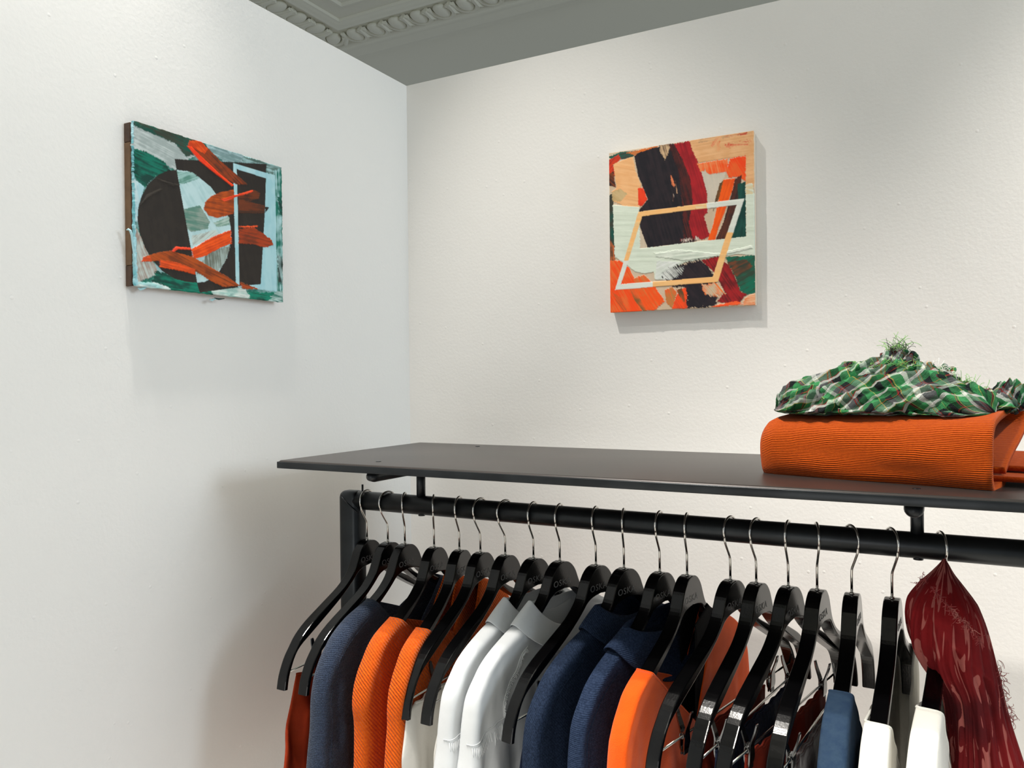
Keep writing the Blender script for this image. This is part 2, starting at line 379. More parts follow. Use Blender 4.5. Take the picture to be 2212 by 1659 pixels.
HX = [.1817, .228, .2649, .326, .3768, .4178, .4645, .5158, .5619, .6224, .6676, .7229, .7635, .8251, .8604, .9026, .9394, .9819, 1.0294, 1.0849]
HY = [0, -.5, -1.5, 3.5, 6.5, -.5, -3, -8.75, -11.5, -11.5, -14.5, -12, -7.5, -13, -9, -11.5, -6, -1, -3, -6]
HK = [-1, -15.5, 22.9, 30, 9.6, -9, -15.5, -.7, 2.3, 4.4, 13.3, -1.8, 5.9, -14.9, -15, -2.6, 16.4, 34.4, 28.7, 20.3]
BARRED = {1, 2, 6, 7, 10, 14, 15, 16, 17}
HLAB = {
 1: 'bare black hanger with chrome bar at the left end of the rail, beside the post',
 2: 'black bar hanger just right of the leftmost one, left of the navy knit',
 3: 'black hanger whose shoulder disappears into the navy knitted sweater',
 4: 'black hanger inside the leftmost, herringbone orange knit sweater',
 5: 'black hanger holding the narrow orange knit strap, second orange knit from left',
 6: 'black bar hanger with an empty glossy shoulder just right of the two orange knits',
 7: 'black bar hanger carrying white trousers, its bare shoulder left of the white shirts',
 8: 'black hanger inside the left one of the two white collared shirts',
 9: 'black hanger inside the right one of the two white collared shirts',
 10: 'long bare black hanger shoulder between the white shirt and the denim jacket',
 11: 'black hanger inside the dark denim jacket with small upright collar',
 12: 'black hanger inside the mid-blue denim shirt with folded collar',
 13: 'tall black hanger head above the plain bright orange cotton top',
 14: 'black bar hanger directly right of the plain orange top, lowest sparkling shoulder',
 15: 'black bar hanger, second glossy bare shoulder right of the plain orange top',
 16: 'black bar hanger, third glossy bare shoulder right of the plain orange top',
 17: 'black bar hanger with sparkling bare shoulder left of the washed denim strap',
 18: 'black hanger above the washed blue denim strap, seen almost edge on',
 19: 'black hanger above the left white tank top strap, left of the red scarf',
 20: 'black hanger half hidden beneath the hanging dark red scarf'}
def place(me, name, parent, loc=(0, 0, 0), rz=0):
    o = bpy.data.objects.new(name, me); C.objects.link(o); o.parent = parent; o.location = loc; o.rotation_euler = (0, 0, rz); return o
for i in range(20):
    n = i+1
    h = empty('coat_hanger', (HX[i], YR, HBASE), math.radians(HY[i]))
    tag(h, HLAB[n], 'hanger', 'black wooden hangers on the rail')
    place(ME_HEAD, 'shoulder_board', h); place(ME_HOOK, 'hook', h, rz=math.radians(HK[i]-HY[i])); place(ME_TEXT, 'printed_letters', h)
    if n in BARRED:
        place(ME_BAR, 'trouser_bar', h)
        for s in (132, -132):
            c = place(ME_CLIP, 'clip', h, (0, -s/1000, BARZ/1000)); place(ME_PAD, 'clip_pad', c)

# ------------------------------------------------------------------ garments
def frame(n): return (HX[n-1], YR, HBASE), math.radians(HY[n-1])
def wprof(d, r, p): q = np.clip(d/r, 0, 1); return (1-(1-q)**p)**(1/p)
def sheet_grid(Rg, Tg, Wa, r, p, sign, fold, nb=26, mirror=1, drift=0.0, seed=0, wmax_add=0.0):
    """one half sheet: Rg ridge curve (na,2) in mm, Tg inner curve (na,2); returns vertices (nb*na) in metres"""
    na = len(Rg); b = np.linspace(0, 1, nb)**1.9
    ln = np.linalg.norm(Tg-Rg, axis=1)
    V = np.zeros((nb, na, 3)); UVc = np.zeros((nb, na, 2))
    rs = np.random.default_rng(seed); ph = rs.uniform(0, 6.28, 6)
    for j, bb in enumerate(b):
        P = Rg+(Tg-Rg)*bb; d = ln*bb
        w = Wa*wprof(d, r, p)
        s, z = P[:, 0], P[:, 1]
        depth = np.clip((-z-110)/160, 0, 1)*np.clip(d/25, 0, 1)
        fl = fold*depth*(np.sin(s*.115+ph[0]+z*.008)+.6*np.sin(s*.23+ph[1]-z*.012)+.35*np.sin(s*.41+ph[2]+z*.02))
        fl += fold*.25*np.clip(d/12, 0, 1)*np.sin(s*.07+z*.09+ph[3])
        V[j, :, 0] = (sign*(w+wmax_add*np.clip(d/60, 0, 1))+fl)/1000
        V[j, :, 1] = -mirror*s/1000; V[j, :, 2] = z/1000
        UVc[j, :, 0] = d/1000; UVc[j, :, 1] = np.linspace(0, 1, na)
    return V, UVc
def drape(n, name, m, s0, ridge_side, Wa, r=12, p=2.6, fold=3, neck=(-150, -120), lift=1.5, label=None, cat=None, group=None, near=True, far=True,
          centre_top=None, thick=1.6, seed=0, sflat=None, far_s0=None, zend=-430, na=64, Tc=0, bind=None, ridge=None, off=7.0):
    """garment shell hung over hanger n. Wa: [(arc fraction, half thickness)] along the ridge"""
    loc, rz = frame(n)
    root = empty(name, loc, rz); tag(root, label, cat, group)
    v, f, uv = [], [], []
    edges = []
    def half(mirror, s_start):
        if ridge is None:
            sh = [(s, z+lift) for s, z in TOPS if s > s_start+1.0 and s < ridge_side[0][0]-2]
            sh = [(s_start, top_z(s_start)+lift)]+sh
            R0 = np.array(sh+list(ridge_side), float)
        else: R0 = np.array(ridge, float)
        R0 = np.vstack([spline(R0[:], 3)])
        Rg = resample(R0, na)
        tg = np.gradient(Rg, axis=0); tg /= np.linalg.norm(tg, axis=1)[:, None]
        Rg = Rg+np.stack([-tg[:, 1], tg[:, 0]], 1)*np.interp(np.linspace(0, 1, na), [0, .12, 1], [off*.3, off, off])[:, None]
        frac = np.linspace(0, 1, na)
        Wv = np.interp(frac, [q[0] for q in Wa], [q[1] for q in Wa])
        out = []
        for sign in (1, -1):
            nz = neck[0] if sign > 0 else neck[1]
            # inner target on the centre line
            zt = np.interp(Rg[:, 1], [zend, Rg[0, 1]], [zend, nz])
            Tg = np.stack([np.full(na, float(Tc)), zt], 1)
            # neckline scoop: bend the first columns
            V, U = sheet_grid(Rg, Tg, Wv, r, p, sign, fold, mirror=mirror, seed=seed+(5 if sign < 0 else 0))
            out.append((V, U))
        base = len(v)
        nb = out[0][0].shape[0]
        for V, U in out:
            for j in range(nb):
                for a in range(na): v.append(V[j, a]); uv.append(U[j, a])
        for q in range(2):
            o = base+q*nb*na
            for j in range(nb-1):
                for a in range(na-1):
                    w = (o+j*na+a, o+j*na+a+1, o+(j+1)*na+a+1, o+(j+1)*na+a)
                    f.append(w if (q == 0) == (mirror > 0) else w[::-1])
        edges.append([out[0][0][j, 0] for j in range(nb-1, -1, -1)]+[out[1][0][j, 0] for j in range(nb)])
    if near: half(1, s0)
    if far: half(-1, far_s0 if far_s0 is not None else s0)
    bmv = from_py('fabric_body', v, f, m, root, uv=uv)
    bm = bmesh.new(); bm.from_mesh(bmv.data); bmesh.ops.remove_doubles(bm, verts=bm.verts, dist=.00005); bmesh.ops.recalc_face_normals(bm, faces=bm.faces); bm.to_mesh(bmv.data); bm.free()
    sd = bmv.modifiers.new('thickness', 'SOLIDIFY'); sd.thickness = thick/1000; sd.offset = 0
    if bind:
        for e in edges[:1 if not far else 2]: tube('neckline_binding', e, bind[0]/1000, bind[1], root, seg=8)
    return root
def hang_from_clips(n, name, m, s_half, flare, label, cat, group=None, seed=0, amp=4, z0=-180, zend=-430, thick=2.0, wb=5, side=None):
    """skirt or trousers clipped to the bar of hanger n"""
    loc, rz = frame(n); root = empty(name, loc, rz); tag(root, label, cat, group)
    ns, nz = 70, 40; v, f = [], []
    rs = np.random.default_rng(seed); ph = rs.uniform(0, 6.28, 5)
    for j in range(nz):
        t = (j/(nz-1)); z = z0+(zend-z0)*t
        S = float(np.interp(-z, [-q[1] for q in side], [q[0] for q in side])) if side else s_half+flare*t
        w = 2+wb*min(1, t*3)
        for k in range(2*ns):
            a = 2*math.pi*k/(2*ns); c, s_ = math.cos(a), math.sin(a)
            s = S*math.copysign(abs(c)**.75, c); x = w*math.copysign(abs(s_)**.6, s_)
            sag = -2.5*math.sin((s/132+1)*math.pi*.5)**2*0 + (-3 if abs(abs(s)-132) > 30 else 0)*max(0, 1-t*6)
            x += amp*min(1, .15+t*2.2)*(math.sin(s*.085+ph[0]+t*1.2)+.5*math.sin(s*.19+ph[1]-t*2)+.3*math.sin(t*16+ph[2]+s*.1))
            v.append((x/1000, -s/1000, (z+sag+1.2*math.sin(s*.2+ph[3])*max(0, 1-t*8))/1000))
    N = 2*ns
    for j in range(nz-1):
        for k in range(N): f.append((j*N+k, j*N+(k+1) % N, (j+1)*N+(k+1) % N, (j+1)*N+k))
    o = from_py('fabric_body', v, f, m, root)
    sd = o.modifiers.new('thickness', 'SOLIDIFY'); sd.thickness = thick/1000; sd.offset = 0
    # waistband stitched round the top
    bm = bmesh.new(); tube_into(bm, [v[k] for k in range(N)]+[v[0]], .0016, 6, cap=False); from_bm('waistband_edge', bm, m, root)
    return root

# clipped trousers and skirts
hang_from_clips(1, 'trousers', M_rust, 178, 30, 'rust red cotton trousers clipped under the leftmost bare hanger', 'trousers', seed=3, amp=5, side=[(178, -180), (186, -216), (207, -300), (220, -430)])
hang_from_clips(2, 'skirt', M_darkrust, 165, 30, 'deep rust skirt clipped behind the second hanger from the left post', 'skirt', seed=5, amp=5, side=[(165, -182), (180, -201), (196, -300), (205, -430)])
hang_from_clips(6, 'trousers', M_white2, 176, 36, 'white linen trousers clipped beside the narrow orange knit', 'trousers', seed=6, amp=4, side=[(176, -176), (205, -188), (216, -249), (232, -430)])
hang_from_clips(7, 'skirt', M_white2, 150, 26, 'off-white linen skirt clipped just left of the white shirts', 'skirt', seed=8, amp=4, side=[(150, -178), (176, -205), (190, -249), (205, -430)])
hang_from_clips(10, 'skirt', M_darkblue, 157, 30, 'dark indigo skirt clipped left of the denim jacket', 'skirt', seed=9, amp=4, side=[(157, -178), (177, -206), (196, -280), (210, -430)])
hang_from_clips(14, 'trousers', M_darkrust, 100, 0, 'dark red trousers on the bar hanger right of the plain orange top', 'trousers', seed=12, amp=3, side=[(110, -176), (112, -430)])
hang_from_clips(15, 'jeans', M_darkblue, 150, 20, 'dark blue jeans clipped under the second glossy bare shoulder', 'jeans', seed=13, amp=4, side=[(140, -184), (165, -430)])
hang_from_clips(16, 'trousers', M_darkrust, 150, 20, 'brick red trousers clipped under the third glossy bare shoulder', 'trousers', seed=14, amp=4, side=[(140, -188), (165, -430)])
hang_from_clips(17, 'skirt', M_brown, 150, 20, 'dark brown velvet skirt clipped left of the washed denim strap', 'skirt', seed=15, amp=5, side=[(128, -178), (165, -430)])

# tops
drape(3, 'sweater', M_navyknit, 92, [(208, -168), (214, -195), (217, -240), (226, -320), (235, -430)], [(0, 12), (.12, 14), (.3, 16), (.5, 16), (1, 19)], r=15, p=2.2, fold=2.5, neck=(-170, -110), thick=3, lift=2.5,
      label='navy blue knitted sweater, first garment left of the orange knits', cat='sweater', seed=2)
drape(4, 'sweater', M_orangeknit, 122, [(207, -165), (212, -190), (208, -225), (212, -290), (222, -430)], [(0, 12.5), (.15, 14), (.35, 14.5), (.6, 13), (1, 18)], r=11, p=2.5, fold=2.2, neck=(-190, -130), thick=3.2, lift=2.5,
      label='orange knit sweater with herringbone shoulder, beside the navy sweater', cat='sweater', seed=3, far_s0=60, bind=(2.0, M_orangeknit))
drape(5, 'vest', M_orangeknit, 133, [(206, -162), (211, -186), (212, -215), (222, -290), (232, -430)], [(0, 11.5), (.15, 12), (.4, 12), (.7, 13), (1, 18)], r=8, p=3.0, fold=2.2, neck=(-200, -140), thick=3.2, lift=2.5,
      label='orange knit vest with narrower shoulder strap, left of two bare hangers', cat='vest', seed=4, far_s0=60, bind=(2.0, M_orangeknit))
def shirt_side(): return [(207, -165), (212, -195), (216, -235), (224, -300), (236, -430)]
drape(8, 'shirt', M_white, 70, [(203, -160), (208, -190), (212, -225), (220, -280), (232, -430)], [(0, 11.5), (.2, 12), (.45, 14), (.6, 16), (1, 21)], r=10, p=2.6, fold=4.5, neck=(-130, -75), thick=1.0,
      label='white collared shirt, the left of the two', cat='shirt', group='white collared shirts', seed=5)
drape(9, 'shirt', M_white, 70, [(203, -160), (208, -190), (212, -225), (220, -280), (232, -430)], [(0, 11.5), (.2, 12), (.45, 14), (.6, 16), (1, 21)], r=10, p=2.6, fold=4.5, neck=(-130, -75), thick=1.0,
      label='white collared shirt, the right of the two, next to the long bare shoulder', cat='shirt', group='white collared shirts', seed=6)
drape(11, 'jacket', M_denim, 66, [(206, -164), (212, -195), (214, -235), (222, -300), (232, -430)], [(0, 11), (.2, 11.5), (.45, 12.5), (.6, 13), (1, 19)], r=10, p=2.6, fold=2.6, neck=(-140, -75), thick=2.0,
      label='dark indigo denim jacket with topstitched shoulder seam and upright collar', cat='jacket', seed=7)
drape(12, 'shirt', M_denim2, 74, [(205, -164), (210, -195), (212, -235), (218, -300), (228, -430)], [(0, 11), (.2, 11), (.45, 11.5), (.6, 12.5), (1, 16)], r=7, p=2.6, fold=2.4, neck=(-140, -75), thick=1.6,
      label='mid-blue denim shirt with turned-down collar, left of the plain orange top', cat='shirt', seed=8)
drape(13, 'top', M_orange, 138, [(207, -166), (212, -195), (214, -235), (220, -300), (230, -430)], [(0, 11.5), (.15, 12), (.4, 12.5), (.7, 13), (1, 17)], r=5.5, p=3.4, fold=1.6, neck=(-210, -150), thick=1.8, lift=2,
      label='plain bright orange cotton top with bound strap edge', cat='top', seed=9, far_s0=70, bind=(1.5, M_orange))
drape(13, 'cardigan', M_blackcloth, 52, [(190, -148), (196, -175), (198, -235), (204, -300), (210, -430)], [(0, 11), (.5, 11), (1, 13)], r=8, p=3, fold=.8, neck=(-70, -60), thick=1.2, lift=.6,
      label='black cardigan layered on the same hanger as the plain orange top', cat='cardigan', seed=10, near=False)
drape(18, 'top', M_denim3, 119, [(204, -160), (208, -190), (210, -240), (214, -300), (222, -430)], [(0, 13), (.2, 14), (.5, 15), (1, 16)], r=9, p=3.2, fold=1.4, neck=(-190, -150), thick=2.0,
      label='washed blue denim sleeveless top hung between bare hanger and white tank tops', cat='top', seed=11, bind=(1.6, M_denim3), far=False)
drape(19, 'tank_top', M_tank, 153, [(205, -160), (209, -185), (206, -215), (212, -260), (230, -430)], [(0, 13), (.2, 14), (.5, 14), (1, 18)], r=7, p=3.4, fold=1.4, neck=(-250, -120), thick=1.6, lift=2,
      label='ivory tank top, the left one, strap beside the blue denim strap', cat='tank top', group='ivory tank tops', seed=12, bind=(1.8, M_tank), far_s0=150)
drape(20, 'tank_top', M_tank, 124, [(205, -160), (209, -185), (206, -215), (212, -260), (230, -430)], [(0, 13), (.2, 14), (.5, 14), (1, 18)], r=7, p=3.4, fold=1.4, neck=(-250, -120), thick=1.6, lift=2,
      label='white tank top, the right one, its strap touching the red scarf', cat='tank top', group='ivory tank tops', seed=13, bind=(1.8, M_tank), far_s0=150)

def collar(root, m, Ls, Ln, ztop, Lsb, Lnb, zbot, thick=1.2, name='collar', kink=0):
    """folded collar round the neck: ztop/zbot = z at near, front(+x), far, back(-x)"""
    n = 72; prof = 9; v, f, uv = [], [], []
    def per(vals, th):
        near, front, far, back = vals; c, s = math.cos(th), math.sin(th)
        a = (max(c, 0)**1.6)*near+(max(-c, 0)**1.6)*far; wa = max(c, 0)**1.6+max(-c, 0)**1.6
        b = (max(s, 0)**1.6)*front+(max(-s, 0)**1.6)*back; wb = max(s, 0)**1.6+max(-s, 0)**1.6
        return (a+b)/(wa+wb)
    for i in range(n):
        th = 2*math.pi*i/n; c, s = math.cos(th), math.sin(th)
        zt, zb = per(ztop, th), per(zbot, th)
        def pt(L, N, z): return (N*math.copysign(abs(s)**.8, s), -L*math.copysign(abs(c)**.8, c), z)
        P = [pt(Ls-2, Ln-2, zb+16), pt(Ls-2, Ln-2, (zt+zb)/2), pt(Ls-1.5, Ln-1.5, zt-3), pt(Ls, Ln, zt), pt(Ls+2, Ln+1.6, zt-2.5)]
        for q in (.25, .5, .75, 1):
            P.append(pt(Ls+2+(Lsb-Ls-2)*q**.9, Ln+1.6+(Lnb-Ln-1.6)*q+kink*math.sin(q*3.1)*math.sin(3*th), zt-2.5+(zb-zt+2.5)*q))
        for k, p in enumerate(P): v.append(tuple(x/1000 for x in p)); uv.append((i/n, k/8))
    for i in range(n):
        for k in range(prof-1):
            f.append((i*prof+k, ((i+1) % n)*prof+k, ((i+1) % n)*prof+k+1, i*prof+k+1))
    o = from_py(name, v, f, m, root, uv=uv)
    sd = o.modifiers.new('thickness', 'SOLIDIFY'); sd.thickness = thick/1000; sd.offset = 0
    ss = o.modifiers.new('smooth', 'SUBSURF'); ss.levels = 1; ss.render_levels = 1
    return o
roots = {o.name: o for o in C.objects if o.parent is None}
sh8 = [o for o in C.objects if o.get('label', '').startswith('white collared shirt, the left')][0]
sh9 = [o for o in C.objects if o.get('label', '').startswith('white collared shirt, the right')][0]
jk = [o for o in C.objects if o.get('label', '').startswith('dark indigo denim jacket')][0]
s12 = [o for o in C.objects if o.get('label', '').startswith('mid-blue denim')][0]
for r in (sh8, sh9):
    collar(r, M_white, 74, 15, (-45, -94, -56, -58), 114, 28, (-73, -130, -80, -104))
collar(jk, M_denim, 66, 15, (-41, -66, -50, -50), 102, 26, (-66, -114, -76, -96), 2.6)
collar(s12, M_denim2, 90, 16, (-58, -78, -60, -58), 133, 35, (-76, -148, -92, -118), 2.4, kink=3)

# seams: raised lines laid on the cloth of a garment (s, z in millimetres, side +1 right / -1 left face)
from mathutils.bvhtree import BVHTree
def cloth_of(root): return [o for o in root.children if o.name.startswith('fabric_body')][0]
def snap_line(root, pts, side=1, lift=.0008):
    bm = bmesh.new(); bm.from_mesh(cloth_of(root).data); tree = BVHTree.FromBMesh(bm); bm.free(); out = []
    for s_, z_ in spline([np.array(p, float) for p in pts], 6):
        h = tree.ray_cast(Vector((side*.08, -s_/1000, z_/1000)), Vector((-side, 0, 0)))
        if h[0] is None: h = tree.find_nearest(Vector((0, -s_/1000, z_/1000)))
        n_ = h[1] if h[1].x*side > 0 else -h[1]
        out.append(h[0]+n_*(lift+.0006))
    return out
def seam(root, pts, m, rad=.7, name='shoulder_seam', side=1):
    P = snap_line(root, pts, side)
    return tube(name, P, rad/1000, m, root, seg=6)
for r in (sh8, sh9):
    seam(r, [(219, -208), (212, -207), (200, -203), (188, -198), (172, -192), (158, -188)], M_white, .5, 'yoke_seam')
    L = snap_line(r, [(96, -104), (113, -113), (123, -130), (140, -147), (155, -166), (158, -188)])
    bm = bmesh.new(); rs_ = np.random.default_rng(5); tube_into(bm, L, .0007, 6)
    for k in range(2, len(L)-1):            # small gathers fanning out from the seam
        for q in (0, .5):
            p = L[k].lerp(L[k+1], q); l_ = rs_.uniform(.004, .008)
            tube_into(bm, [p+Vector((.0004, 0, 0)), p+Vector((.0016, .4*l_, -.5*l_)), p+Vector((.0002, .7*l_, -l_))], [.0003, .0009, .0003], 6)
    from_bm('gathered_seam', bm, M_white, r)
    L = snap_line(r, [(217, -211), (206, -210), (190, -205), (172, -199), (160, -194)])
    bm = bmesh.new()
    for k in range(1, len(L)-1, 1):
        p = L[k]; l_ = rs_.uniform(.012, .03); tube_into(bm, [p, p+Vector((.0010, .001, -.5*l_)), p+Vector((-.0014, .002, -l_))], [.0004, .0011, .0003], 6)
    from_bm('sleeve_gathers', bm, M_white, r)
for dz, nm in ((-12, 'shoulder_seam'), (-17, 'topstitching')):
    seam(jk, [(a, top_z(a)+dz-(a-96)*.03) for a in range(104, 206, 10)]+[(207, -200), (208, -240), (212, -320), (216, -420)], M_denim, .6 if dz == -12 else .4, nm)
seam(s12, [(a, top_z(a)-11) for a in range(132, 206, 10)]+[(206, -200), (206, -260), (210, -420)], M_denim2, .5)
seam(cloth3, [(a, top_z(a)-9) for a in range(104, 200, 12)]+[(204, -196), (203, -240), (208, -300), (216, -420)], M_navyknit, .6) if (cloth3 := [o for o in C.objects if o.get('label', '').startswith('navy blue knitted')][0]) else None
# ------------------------------------------------------------------ paintings
def in_poly(px, py, poly):
    c = np.zeros(px.shape, bool); n = len(poly)
    for i in range(n):
        x0, y0 = poly[i]; x1, y1 = poly[(i+1) % n]
        if y0 == y1: continue
        m = (y0 > py) != (y1 > py)
        c ^= m & (px < (x1-x0)*(py-y0)/(y1-y0)+x0)
    return c
def vnoise(x, y, seed):
    r = np.random.default_rng(seed).random((256, 256))
    xi = np.floor(x).astype(int); yi = np.floor(y).astype(int); fx = x-xi; fy = y-yi
    fx = fx*fx*(3-2*fx); fy = fy*fy*(3-2*fy)
    g = lambda a, b: r[a % 256, b % 256]
    return (g(xi, yi)*(1-fx)+g(xi+1, yi)*fx)*(1-fy)+(g(xi, yi+1)*(1-fx)+g(xi+1, yi+1)*fx)*fy
def fbm(x, y, seed, o=4):
    s = 0; a = .5
    for k in range(o): s = s+a*vnoise(x*2**k, y*2**k, seed+k); a *= .5
    return s/(1-.5**o)
def paint_mat(name):
    k = NT(name); at = k.n('ShaderNodeAttribute'); at.attribute_name = 'paint'
    k.l(at.outputs['Color'], k.b.inputs['Base Color']); k.b.inputs['Roughness'].default_value = .5; k.b.inputs['Specular IOR Level'].default_value = .25
    tc = k.n('ShaderNodeTexCoord'); nz = k.n('ShaderNodeTexNoise'); nz.inputs['Scale'].default_value = 260; nz.inputs['Detail'].default_value = 4
    k.l(tc.outputs['Object'], nz.inputs['Vector']); bp = k.n('ShaderNodeBump'); bp.inputs['Strength'].default_value = .25; bp.inputs['Distance'].default_value = .0006
    k.l(nz.outputs['Fac'], bp.inputs['Height']); k.l(bp.outputs[0], k.b.inputs['Normal']); return k.m
def painted_face(name, nu, nv, pos, out, zoff, zsc, base, ops, edge_rough, parent, m, seed):
    """pos(u,v)->world points of the face; ops: (polygon, colour A, colour B, streak angle, streak freq, height mm, edge jitter)"""
    U, Vv = np.meshgrid(np.linspace(0, 1, nu), np.linspace(0, 1, nv))
    P = pos(U, Vv); px, py = proj(P.reshape(-1, 3)); px = ((px-zoff[0])*zsc).reshape(U.shape); py = ((py-zoff[1])*zsc).reshape(U.shape)
    col = np.empty(U.shape+(3,)); n0 = fbm(px/70, py/90, seed)
    b0, b1 = [np.array(lin(c)) for c in base]; t = np.clip((n0-.35)*3.2, 0, 1)[..., None]; col[:] = b0*(1-t)+b1*t
    hgt = .25*fbm(px/22, py/22, seed+9)
    for i, (poly, ca, cb, ang, fr, h, jit) in enumerate(ops):
        jx = (fbm(px/9, py/9, seed+30+i, 3)-.5)*2*jit; jy = (fbm(px/9, py/9, seed+60+i, 3)-.5)*2*jit
        a = math.radians(ang); par = px*math.cos(a)+py*math.sin(a); per = -px*math.sin(a)+py*math.cos(a)
        st = fbm(par/190, per*fr/10, seed+100+i, 3)           # streaks along the stroke
        jj = (vnoise(par/400, per*fr/4, seed+150+i)-.5)*jit*2.2
        mk = in_poly(px+jx+jj*math.cos(a), py+jy+jj*math.sin(a), poly)
        cl = fbm(px/60, py/60, seed+200+i, 3)
        A, B = np.array(lin(ca)), np.array(lin(cb)); t = np.clip((st*.55+cl*.45-.40)*4.5, 0, 1)[..., None]
        c = A*(1-t)+B*t; col[mk] = c[mk]
        hgt = np.where(mk, h+(.5*h+.12)*st, hgt)
    # soften by one neighbour so strokes do not alias
    k = col.copy(); k[1:-1, 1:-1] = (col[1:-1, 1:-1]*4+col[:-2, 1:-1]+col[2:, 1:-1]+col[1:-1, :-2]+col[1:-1, 2:])/8; col = k
    hs = hgt.copy(); hs[1:-1, 1:-1] = (hgt[1:-1, 1:-1]*2+hgt[:-2, 1:-1]+hgt[2:, 1:-1]+hgt[1:-1, :-2]+hgt[1:-1, 2:])/6; hgt = hs
    ed = np.minimum(np.minimum(U, 1-U), np.minimum(Vv, 1-Vv))
    hgt = hgt+edge_rough*np.clip(1-ed/.035, 0, 1)*fbm(U*46, Vv*46, seed+5)*1.4
    P = P+np.array(out)*(hgt/1000)[..., None]
    # ragged outline, skirt folded back to the board
    du = pos(np.array(1.), np.array(0.))-pos(np.array(0.), np.array(0.)); dv = pos(np.array(0.), np.array(1.))-pos(np.array(0.), np.array(0.))
    du = du/np.linalg.norm(du); dv = dv/np.linalg.norm(dv)
    rg = (fbm(U*40, Vv*40, seed+3)-.25)*edge_rough*1.3/1000
    P[:, 0] -= du*rg[:, :1]; P[:, -1] += du*rg[:, -1:]; P[0] -= dv*rg[0][:, None]; P[-1] += dv*rg[-1][:, None]
    P2 = np.pad(P, ((1, 1), (1, 1), (0, 0)), mode='edge'); C2 = np.pad(col, ((1, 1), (1, 1), (0, 0)), mode='edge')
    o = np.array(out)*.005
    for sl in ((0, slice(None)), (-1, slice(None)), (slice(None), 0), (slice(None), -1)): P2[sl] = P2[sl]-o
    h_, w_ = P2.shape[:2]; idx = np.arange(h_*w_).reshape(h_, w_)
    F = np.stack([idx[:-1, :-1], idx[:-1, 1:], idx[1:, 1:], idx[1:, :-1]], -1).reshape(-1, 4)
    me = bpy.data.meshes.new(name); me.vertices.add(h_*w_); me.vertices.foreach_set('co', P2.reshape(-1).astype(np.float32))
    me.loops.add(F.size); me.loops.foreach_set('vertex_index', F.reshape(-1).astype(np.int32)); me.polygons.add(len(F))
    me.polygons.foreach_set('loop_start', np.arange(0, F.size, 4, dtype=np.int32)); me.update(calc_edges=True); me.validate()
    at = me.color_attributes.new('paint', 'FLOAT_COLOR', 'POINT')
    at.data.foreach_set('color', np.concatenate([C2.reshape(-1, 3), np.ones((h_*w_, 1))], 1).reshape(-1).astype(np.float32))
    ob = link_mesh(name, me, m, None); ob.parent = parent; ob.matrix_parent_inverse = Matrix.Translation(-Vector(parent.location))
    return ob
M_paint = paint_mat('oil_paint')
M_woodA = mat('dark_wood', (78, 54, 36), .6, var=(60, .7, (52, 34, 22)), bump=(90, .3, 4))
M_woodB = mat('brown_wood', (112, 84, 56), .6, var=(60, .7, (90, 66, 42)), bump=(90, .3, 4))
M_cream = mat('cream_birch', (226, 210, 188), .6, var=(30, .4, (206, 186, 160)))
M_aqua = mat('pale_aqua_paint', (168, 208, 214), .45, bump=(300, .5, 3))

# left painting (on the left wall)
AY0, AY1, AZ0, AZ1, AT = -.7271, -.4238, ZC+.1483, ZC+.3953, .0221
pa = empty('abstract_painting', (0, (AY0+AY1)/2, AZ0))
tag(pa, 'abstract painting with dark circle halves, teal edges and orange strokes on the left wall', 'painting')
def pp(o, r): o.parent = r; o.matrix_parent_inverse = Matrix.Translation(-Vector(r.location)); return o
bm = bmesh.new(); add_box(bm, 0.0005, AT-.006, AY0+.004, AY1-.002, AZ0+.002, AZ1-.002, .001, 1); pp(from_bm('wooden_panel', bm, M_woodA, smooth=False), pa)
for z0, z1, mm in ((0, .118, M_woodA), (.120, .872, M_woodB), (.874, 1, M_woodA)):
    bm = bmesh.new(); add_box(bm, 0.0005, .0145, AY0+.0005, AY0+.004, AZ1-(AZ1-AZ0)*z1, AZ1-(AZ1-AZ0)*z0, .0008, 1); pp(from_bm('side_batten', bm, mm, smooth=False), pa)
bm = bmesh.new(); add_box(bm, .0150, AT-.0025, AY0+.0010, AY1-.001, AZ0+.001, AZ1-.001, .0012, 1); pp(from_bm('paint_layer', bm, mat('plum_paint_edge', (72, 46, 56), .6, bump=(200, .6, 3), var=(90, .8, (40, 26, 30))), smooth=False), pa)
DK = (40, 35, 31); DK2 = (46, 40, 35); TL_ = (8, 112, 92); TD = (12, 62, 54); AQ = (160, 206, 214)
